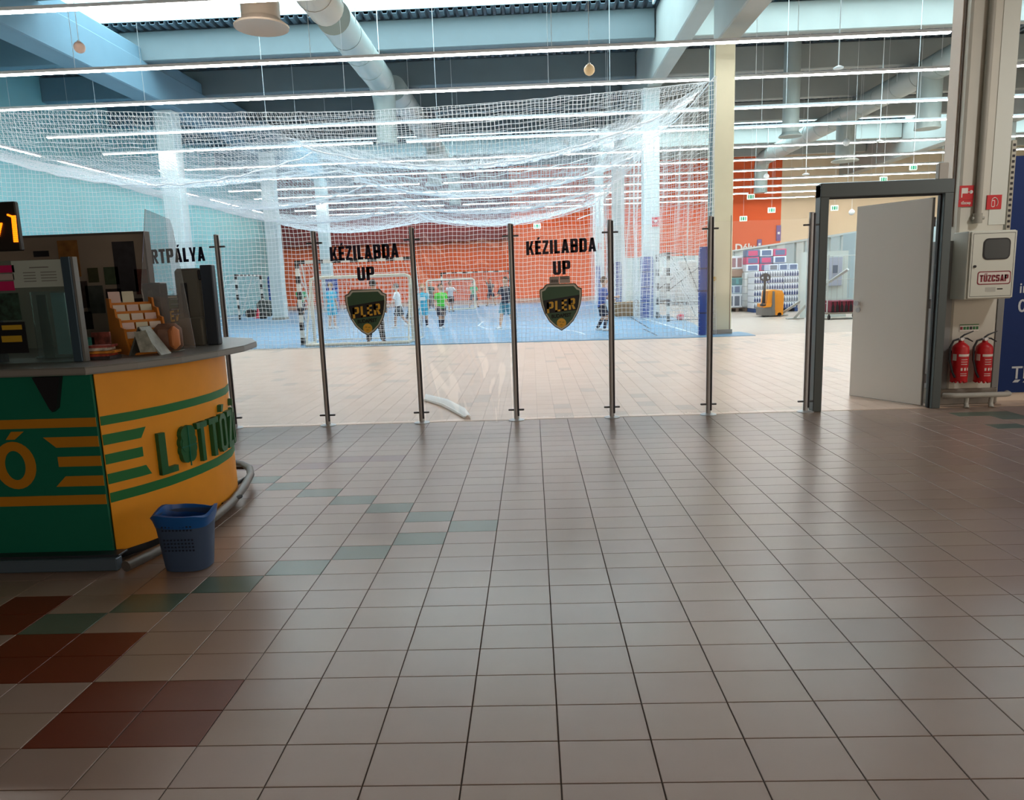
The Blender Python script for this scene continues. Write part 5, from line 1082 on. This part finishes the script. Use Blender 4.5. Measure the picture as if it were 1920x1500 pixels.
MB().bb(a.x, b2.x, 4.28, 4.285, TZ, b2.z).build('front_sheet', ACRYL, ah); MB().bb(a.x+.03, a.x+.09, 4.29, 4.30, TZ, b2.z-.02).build('leaflets', mat('leaflet_moss', (60, 76, 52), .7), ah); MB().bb(a.x+.12, b2.x-.01, 4.29, 4.30, TZ+.02, b2.z-.01).build('leaflets', mat('leaflet_pale', (170, 184, 190), .7), ah)
MB().bb(a.x-.01, b2.x+.01, 4.27, 4.36, TZ, TZ+.01).build('base', ACRYL, ah); reorigin(ah, (a.x, 4.3, TZ))
# LED display
ld = thing('led_display', 'dark display with glowing orange digits at the left edge', 'display'); a, b2 = at(-60, 474, 4.1), at(31, 378, 4.1)
MB().bb(a.x, b2.x, 4.08, 4.115, a.z, b2.z, .006).build('case', mat('display_case', (34, 28, 26), .5), ld); MB().bb(a.x+.1, a.x+.14, 4.085, 4.11, TZ, a.z+.01).build('stand', KD, ld)
OE = mat('led_orange', (255, 120, 12), .5, emis=2.6)
fx = lambda x, y: (at(x, y, 4.08).x, at(x, y, 4.08).z)
q = MB()
for k_ in range(14): x_, z_ = fx(22+k_*.35, 405+k_*3.6); q.bb(x_, x_+.024, 4.074, 4.08, z_-.007, z_+.002)
q.build('digit', OE, ld); q = MB()
for k_ in range(5): x_, z_ = fx(14+k_*2, 402+k_*.8); q.bb(x_, x_+.006, 4.074, 4.08, z_-.008, z_+.002)
q.build('digit', OE, ld); q = MB()
for k_ in range(8): x_, z_ = fx(2-k_*.7, 419+k_*3.2); q.bb(x_-.004, x_+.008, 4.074, 4.08, z_-.006, z_+.003)
q.build('digit', OE, ld); reorigin(ld, (a.x, 4.13, TZ))
# slip stand with white slips
st = thing('slip_stand', 'orange stepped stand holding rows of white slips', 'stand'); OS = mat('stand_orange', (206, 124, 24), .5)
ys = 4.42; A_ = at(183, 658, ys); W_ = .27
prof = [(0, 0), (.05, .10), (.06, .16), (.11, .17), (.12, .22), (.17, .23), (.18, .28), (.24, .29), (.245, .345), (.30, .35), (.30, 0)]
B0 = Vector((at(250, 662, 4.30).x, 4.27, TZ)); rot_ = math.radians(50)
def loc_(u, v, z): return (B0.x+u*math.cos(rot_)-v*math.sin(rot_)*-1*-1, B0.y+u*math.sin(rot_)+v*math.cos(rot_), TZ+z)
MB().prism(prof, 0, .012, lambda a, b2, c_: loc_(c_-.0, a, b2)).build('side_panel', OS, st); MB().prism(prof, W_-.012, W_, lambda a, b2, c_: loc_(c_, a, b2)).build('side_panel', OS, st)
for k_ in range(5):
    v0 = .05+.058*k_; MB().prism([(v0, 0.0), (v0+.006, 0.0), (v0+.006, .10+.055*k_), (v0, .10+.055*k_)], .012, W_-.012, lambda a, b2, c_: loc_(c_, a, b2)).build('tier', OS, st)
MB().prism([(0, 0), (.30, 0), (.30, .012), (0, .012)], .012, W_-.012, lambda a, b2, c_: loc_(c_, a, b2)).build('base', OS, st)
reorigin(st, B0); SL = [mat('slip_white', (222, 212, 204), .8), mat('slip_pink', (220, 198, 194), .8), mat('slip_cream', (214, 214, 194), .8)]
rw = ['front', 'second', 'third', 'fourth', 'back']
for k_ in range(5):
    for c_ in range(3):
        if k_ == 4 and c_ == 2: continue
        v0 = .062+.058*k_; u0_ = .02+.082*c_; h_ = .055+(.03 if k_ == 4 else 0); zb = .085+.055*k_
        o = MB().prism([(v0, zb-.05), (v0+.004, zb-.05), (v0+.018, zb+h_), (v0+.014, zb+h_)], u0_, u0_+.07, lambda a, b2, c2: loc_(c2, a, b2)).build('slip_bundle', SL[(k_+c_) % 3])
        tag(o, 'white slip bundle in the %s row of the orange stand, %s' % (rw[k_], ['left', 'middle', 'right'][c_]), 'slips', 'slip bundles in the orange stand')
# magazines, tent card, pouch, papers
for k_, (x0, x1, y1, h_, c_, l) in enumerate(((160, 212, 669, .018, (60, 56, 60), 'dark magazine at the bottom of the pile beside the screen post'), (158, 206, 0, .014, (180, 70, 50), 'red magazine second from the bottom of the pile'), (166, 214, 0, .014, (206, 130, 40), 'orange magazine third in the pile'), (162, 204, 0, .016, (196, 190, 180), 'pale magazine fourth in the pile'), (170, 210, 0, .014, (150, 60, 50), 'brick red magazine on top of the pile'))):
    zz = TZ+.017*k_; a, b2 = at(x0, 660, 4.1), at(x1, 660, 4.1)
    o = MB().box(((a.x+b2.x)/2, 4.12, zz+h_/2), (b2.x-a.x, .12, h_), .06*k_).build('magazine', mat('mag_%d' % k_, c_, .5, noise=.5, nscale=30)); tag(o, l, 'magazine', 'magazines on the counter')
for k_, (x0, x1, y0, c_, l) in enumerate(((160, 178, 632, (70, 150, 140), 'small teal booklet standing behind the magazines'), (176, 206, 622, (120, 60, 50), 'dark red booklet standing behind the magazines'))):
    a, b2 = at(x0, 655, 4.22), at(x1, y0, 4.22); o = MB().bb(a.x, b2.x, 4.21, 4.225, TZ, b2.z).build('booklet', mat('bk_%d' % k_, c_, .6, noise=.6, nscale=30)); tag(o, l, 'booklet')
a, b2, c_ = at(251, 662, 4.3), at(312, 660, 4.3), at(268, 612, 4.3)
tc_ = thing('tent_card', 'silver grey folded tent card standing in front of the slip stand', 'card')
MB().prism([(a.x, TZ), (a.x+.012, TZ), (c_.x+.01, c_.z), (c_.x, c_.z)], 4.24, 4.36, lambda p, q2, d: (p, d, q2)).build('side', mat('card_dark', (84, 88, 84), .7), tc_)
MB().prism([(c_.x, c_.z), (c_.x+.008, c_.z), (b2.x, TZ), (b2.x-.012, TZ)], 4.24, 4.36, lambda p, q2, d: (p, d, q2)).build('side', mat('card_silver', (150, 156, 150), .5, noise=.2, nscale=20), tc_)
MB().prism([(c_.x-.025, c_.z-.03), (c_.x+.05, c_.z-.02), (b2.x-.03, TZ+.02), (c_.x+.0, TZ+.02)], 4.235, 4.24, lambda p, q2, d: (p, d, q2)).build('printed_face', mat('card_print', (170, 176, 168), .6, noise=.3, nscale=30), tc_); reorigin(tc_, (a.x, 4.3, TZ))
a, b2 = at(291, 655, 4.45), at(334, 606, 4.45); po = thing('pouch', 'brown and orange pouch lying beside the tent card', 'pouch')
MB().box(((a.x+b2.x)/2, 4.47, (TZ+b2.z)/2), (b2.x-a.x, .09, b2.z-TZ), .25, .035).build('body', mat('pouch_brown', (128, 96, 80), .6, noise=.25, nscale=18), po, True); MB().box(((a.x+b2.x)/2+.05, 4.45, (TZ+b2.z)/2), (.06, .1, (b2.z-TZ)*.8), .25, .025).build('orange_end', mat('pouch_orange', (206, 130, 80), .6), po, True); reorigin(po, (a.x, 4.47, TZ))
for k_, (px_0, py_0, r_, l) in enumerate(((235, 668, .1, 'loose white paper sheet lying at the counter front, left'), (268, 665, -.15, 'loose paper sheet lying in front of the tent card'), (300, 664, .2, 'loose paper sheet at the counter front, right'))):
    a = gr(px_0, py_0-3, TZ+.002); o = MB().box((a.x, a.y+.07, TZ+.0015+.002*k_), (.2, .13, .0018), r_).build('paper_sheet', mat('paper_%d' % k_, (186-k_*14, 186-k_*14, 170-k_*12), .8)); tag(o, l, 'paper', 'papers on the counter')
a = gr(176, 668, TZ); o = MB().tube([(a.x-.015, a.y, TZ+.008), (a.x+.02, a.y+.05, TZ+.008)], .008, 8).build('glue_stick', WHITE, None, True); tag(o, 'small white stick lying by the magazines', 'stick')
ac = thing('acrylic_sheet', 'tall clear acrylic sheet standing upright on the counter', 'sheet'); a, b2 = at(285, 640, 4.72), at(334, 396, 4.72)
A2 = at(272, 392, 4.72); MB().prism([(a.x-.0, TZ), (b2.x+.02, TZ), (b2.x-.045, b2.z-.13), (b2.x-.06, b2.z-.05), (A2.x, A2.z), (a.x-.03, TZ+.4)], 4.715, 4.722, lambda p, q2, d: (p, d, q2)).build('sheet', ACRYL2, ac); MB().bb(a.x, a.x+.2, 4.69, 4.75, TZ, TZ+.012).build('foot', ACRYL, ac); reorigin(ac, (a.x, 4.72, TZ))
dv = thing('payment_terminal', 'grey lottery terminal with a black slot behind the acrylic sheet', 'terminal'); a, b2 = at(340, 655, 4.95), at(385, 655, 4.95); b2.z = at(350, 503, 4.95).z
MB().bb(a.x, b2.x+.01, 4.95, 5.12, TZ, b2.z, .02).build('housing', mat('terminal_grey', (104, 104, 96), .6), dv, True); MB().bb(a.x+.05, a.x+.09, 4.94, 4.955, TZ+.12, b2.z-.1).build('slot', BLACK, dv); MB().bb(a.x+.02, b2.x+.02, 4.90, 4.95, TZ, TZ+.2, .01).build('front_box', mat('terminal_olive', (92, 92, 84), .6), dv, True)
q = MB(); [q.bb(a.x-.03, a.x+.025, 4.93, 4.935, TZ+.22+.035*k_, TZ+.224+.035*k_) for k_ in range(6)]; q.build('rack_wires', STEEL, dv); reorigin(dv, (a.x, 5, TZ))
a, b2 = at(278, 640, 4.85), at(291, 530, 4.85); o = MB().bb(a.x, b2.x+.03, 4.85, 4.95, TZ, b2.z, .008).build('speaker_column', BLACK); tag(o, 'slim black upright box right of the poster board', 'speaker')
a, b2 = at(384, 655, 5.15), at(399, 655, 5.15); b2.z = at(372, 520, 5.15).z; o = MB().bb(a.x, b2.x, 5.14, 5.17, TZ, b2.z).build('cream_panel', mat('cream_strip', (186, 182, 168), .6)); tag(o, 'narrow cream panel beside the grey terminal', 'panel')
a, b2 = at(404, 655, 4.95), at(383, 497, 4.95); pp = thing('counter_post', 'dark blue-grey square post at the right end of the counter', 'post'); MB().bb(a.x-.045, a.x+.04, 4.93, 4.99, TZ, b2.z, .006).build('shaft', mat('post_dark', (52, 62, 74), .45, .3), pp); MB().bb(a.x-.07, a.x-.045, 4.94, 4.98, b2.z-.1, b2.z-.03, .006).build('hook', BLACK, pp); reorigin(pp, (a.x, 4.96, TZ))
a = gr(352, 648, TZ); o = MB().tube([(a.x-.03, a.y+.0, TZ+.008), (a.x+.0, a.y+.02, TZ+.010), (a.x+.05, a.y+.02, TZ+.008), (a.x+.06, a.y-.02, TZ+.008), (a.x, a.y-.03, TZ+.008)], .005, 6, closed=True).build('wire_loop', STEEL, None, True); tag(o, 'loop of silver wire on the counter by the terminal', 'wire')
a = gr(378, 645, TZ); o = MB().tube([(a.x, a.y, TZ+.005), (a.x-.075, a.y+.15, TZ+.16)], .004, 6).build('thin_stick', WHITE, None, True); tag(o, 'thin white stick leaning beside the dark counter post', 'stick')
# bin
bn = thing('waste_bin', 'blue perforated plastic basket beside the kiosk foot', 'bin'); bx, by = -1.925, 3.66; BB = mat('bin_blue', (62, 84, 118), .5)
q = MB(); n = 32
def rp(rx, ry, z, k_=.0, ph=0):
    return [(bx+rx*math.copysign(abs(math.cos(a))**.7, math.cos(a)), by+ry*math.copysign(abs(math.sin(a))**.7, math.sin(a)), z+k_*math.sin(3*a+ph)+k_*.6*math.sin(5*a)) for a in np.linspace(0, 2*PI, n, False)]
R_ = [rp(.118, .09, .004), rp(.122, .094, .03), rp(.142, .108, .22), rp(.150, .114, .30), rp(.144, .108, .30), rp(.136, .102, .22), rp(.116, .088, .03)]
q.add([p_ for r_ in R_ for p_ in r_], [(i*n+j, i*n+(j+1) % n, (i+1)*n+(j+1) % n, (i+1)*n+j) for i in range(len(R_)-1) for j in range(n)]+[tuple(range(n-1, -1, -1)), tuple((len(R_)-1)*n+j for j in range(n))]); q.build('basket', BB, bn, True)
q = MB()
for rows_, zz in (((0, 1), .155), ((0, 1), .27)):
    for r_ in range(2 if zz > .2 else 4):
        for k_ in range(9):
            z_ = zz+.02*r_-.03; f = (z_-.03)/.27; u_ = -.075+.019*k_; y_ = by-(.094+f*.02)-.0035
            q.bb(bx+u_, bx+u_+.009, y_-.001, y_+.002, z_, z_+.008)
tag(q.build('perforations', mat('hole_dark', (20, 34, 60), .8), bn), kind='stuff')
R_ = [rp(.146, .112, .25, .004, 1), rp(.156, .122, .285, .006, 2), rp(.166, .13, .318, .012, .5), rp(.150, .114, .322, .010, .8), rp(.128, .096, .22, .004), rp(.11, .082, .06)]
q = MB(); q.add([p_ for r_ in R_ for p_ in r_], [(i*n+j, i*n+(j+1) % n, (i+1)*n+(j+1) % n, (i+1)*n+j) for i in range(len(R_)-1) for j in range(n)]+[tuple((len(R_)-1)*n+j for j in range(n))])
q.build('bin_liner', mat('liner_blue', (24, 92, 170), .35), bn, True); reorigin(bn, (bx, by, 0))
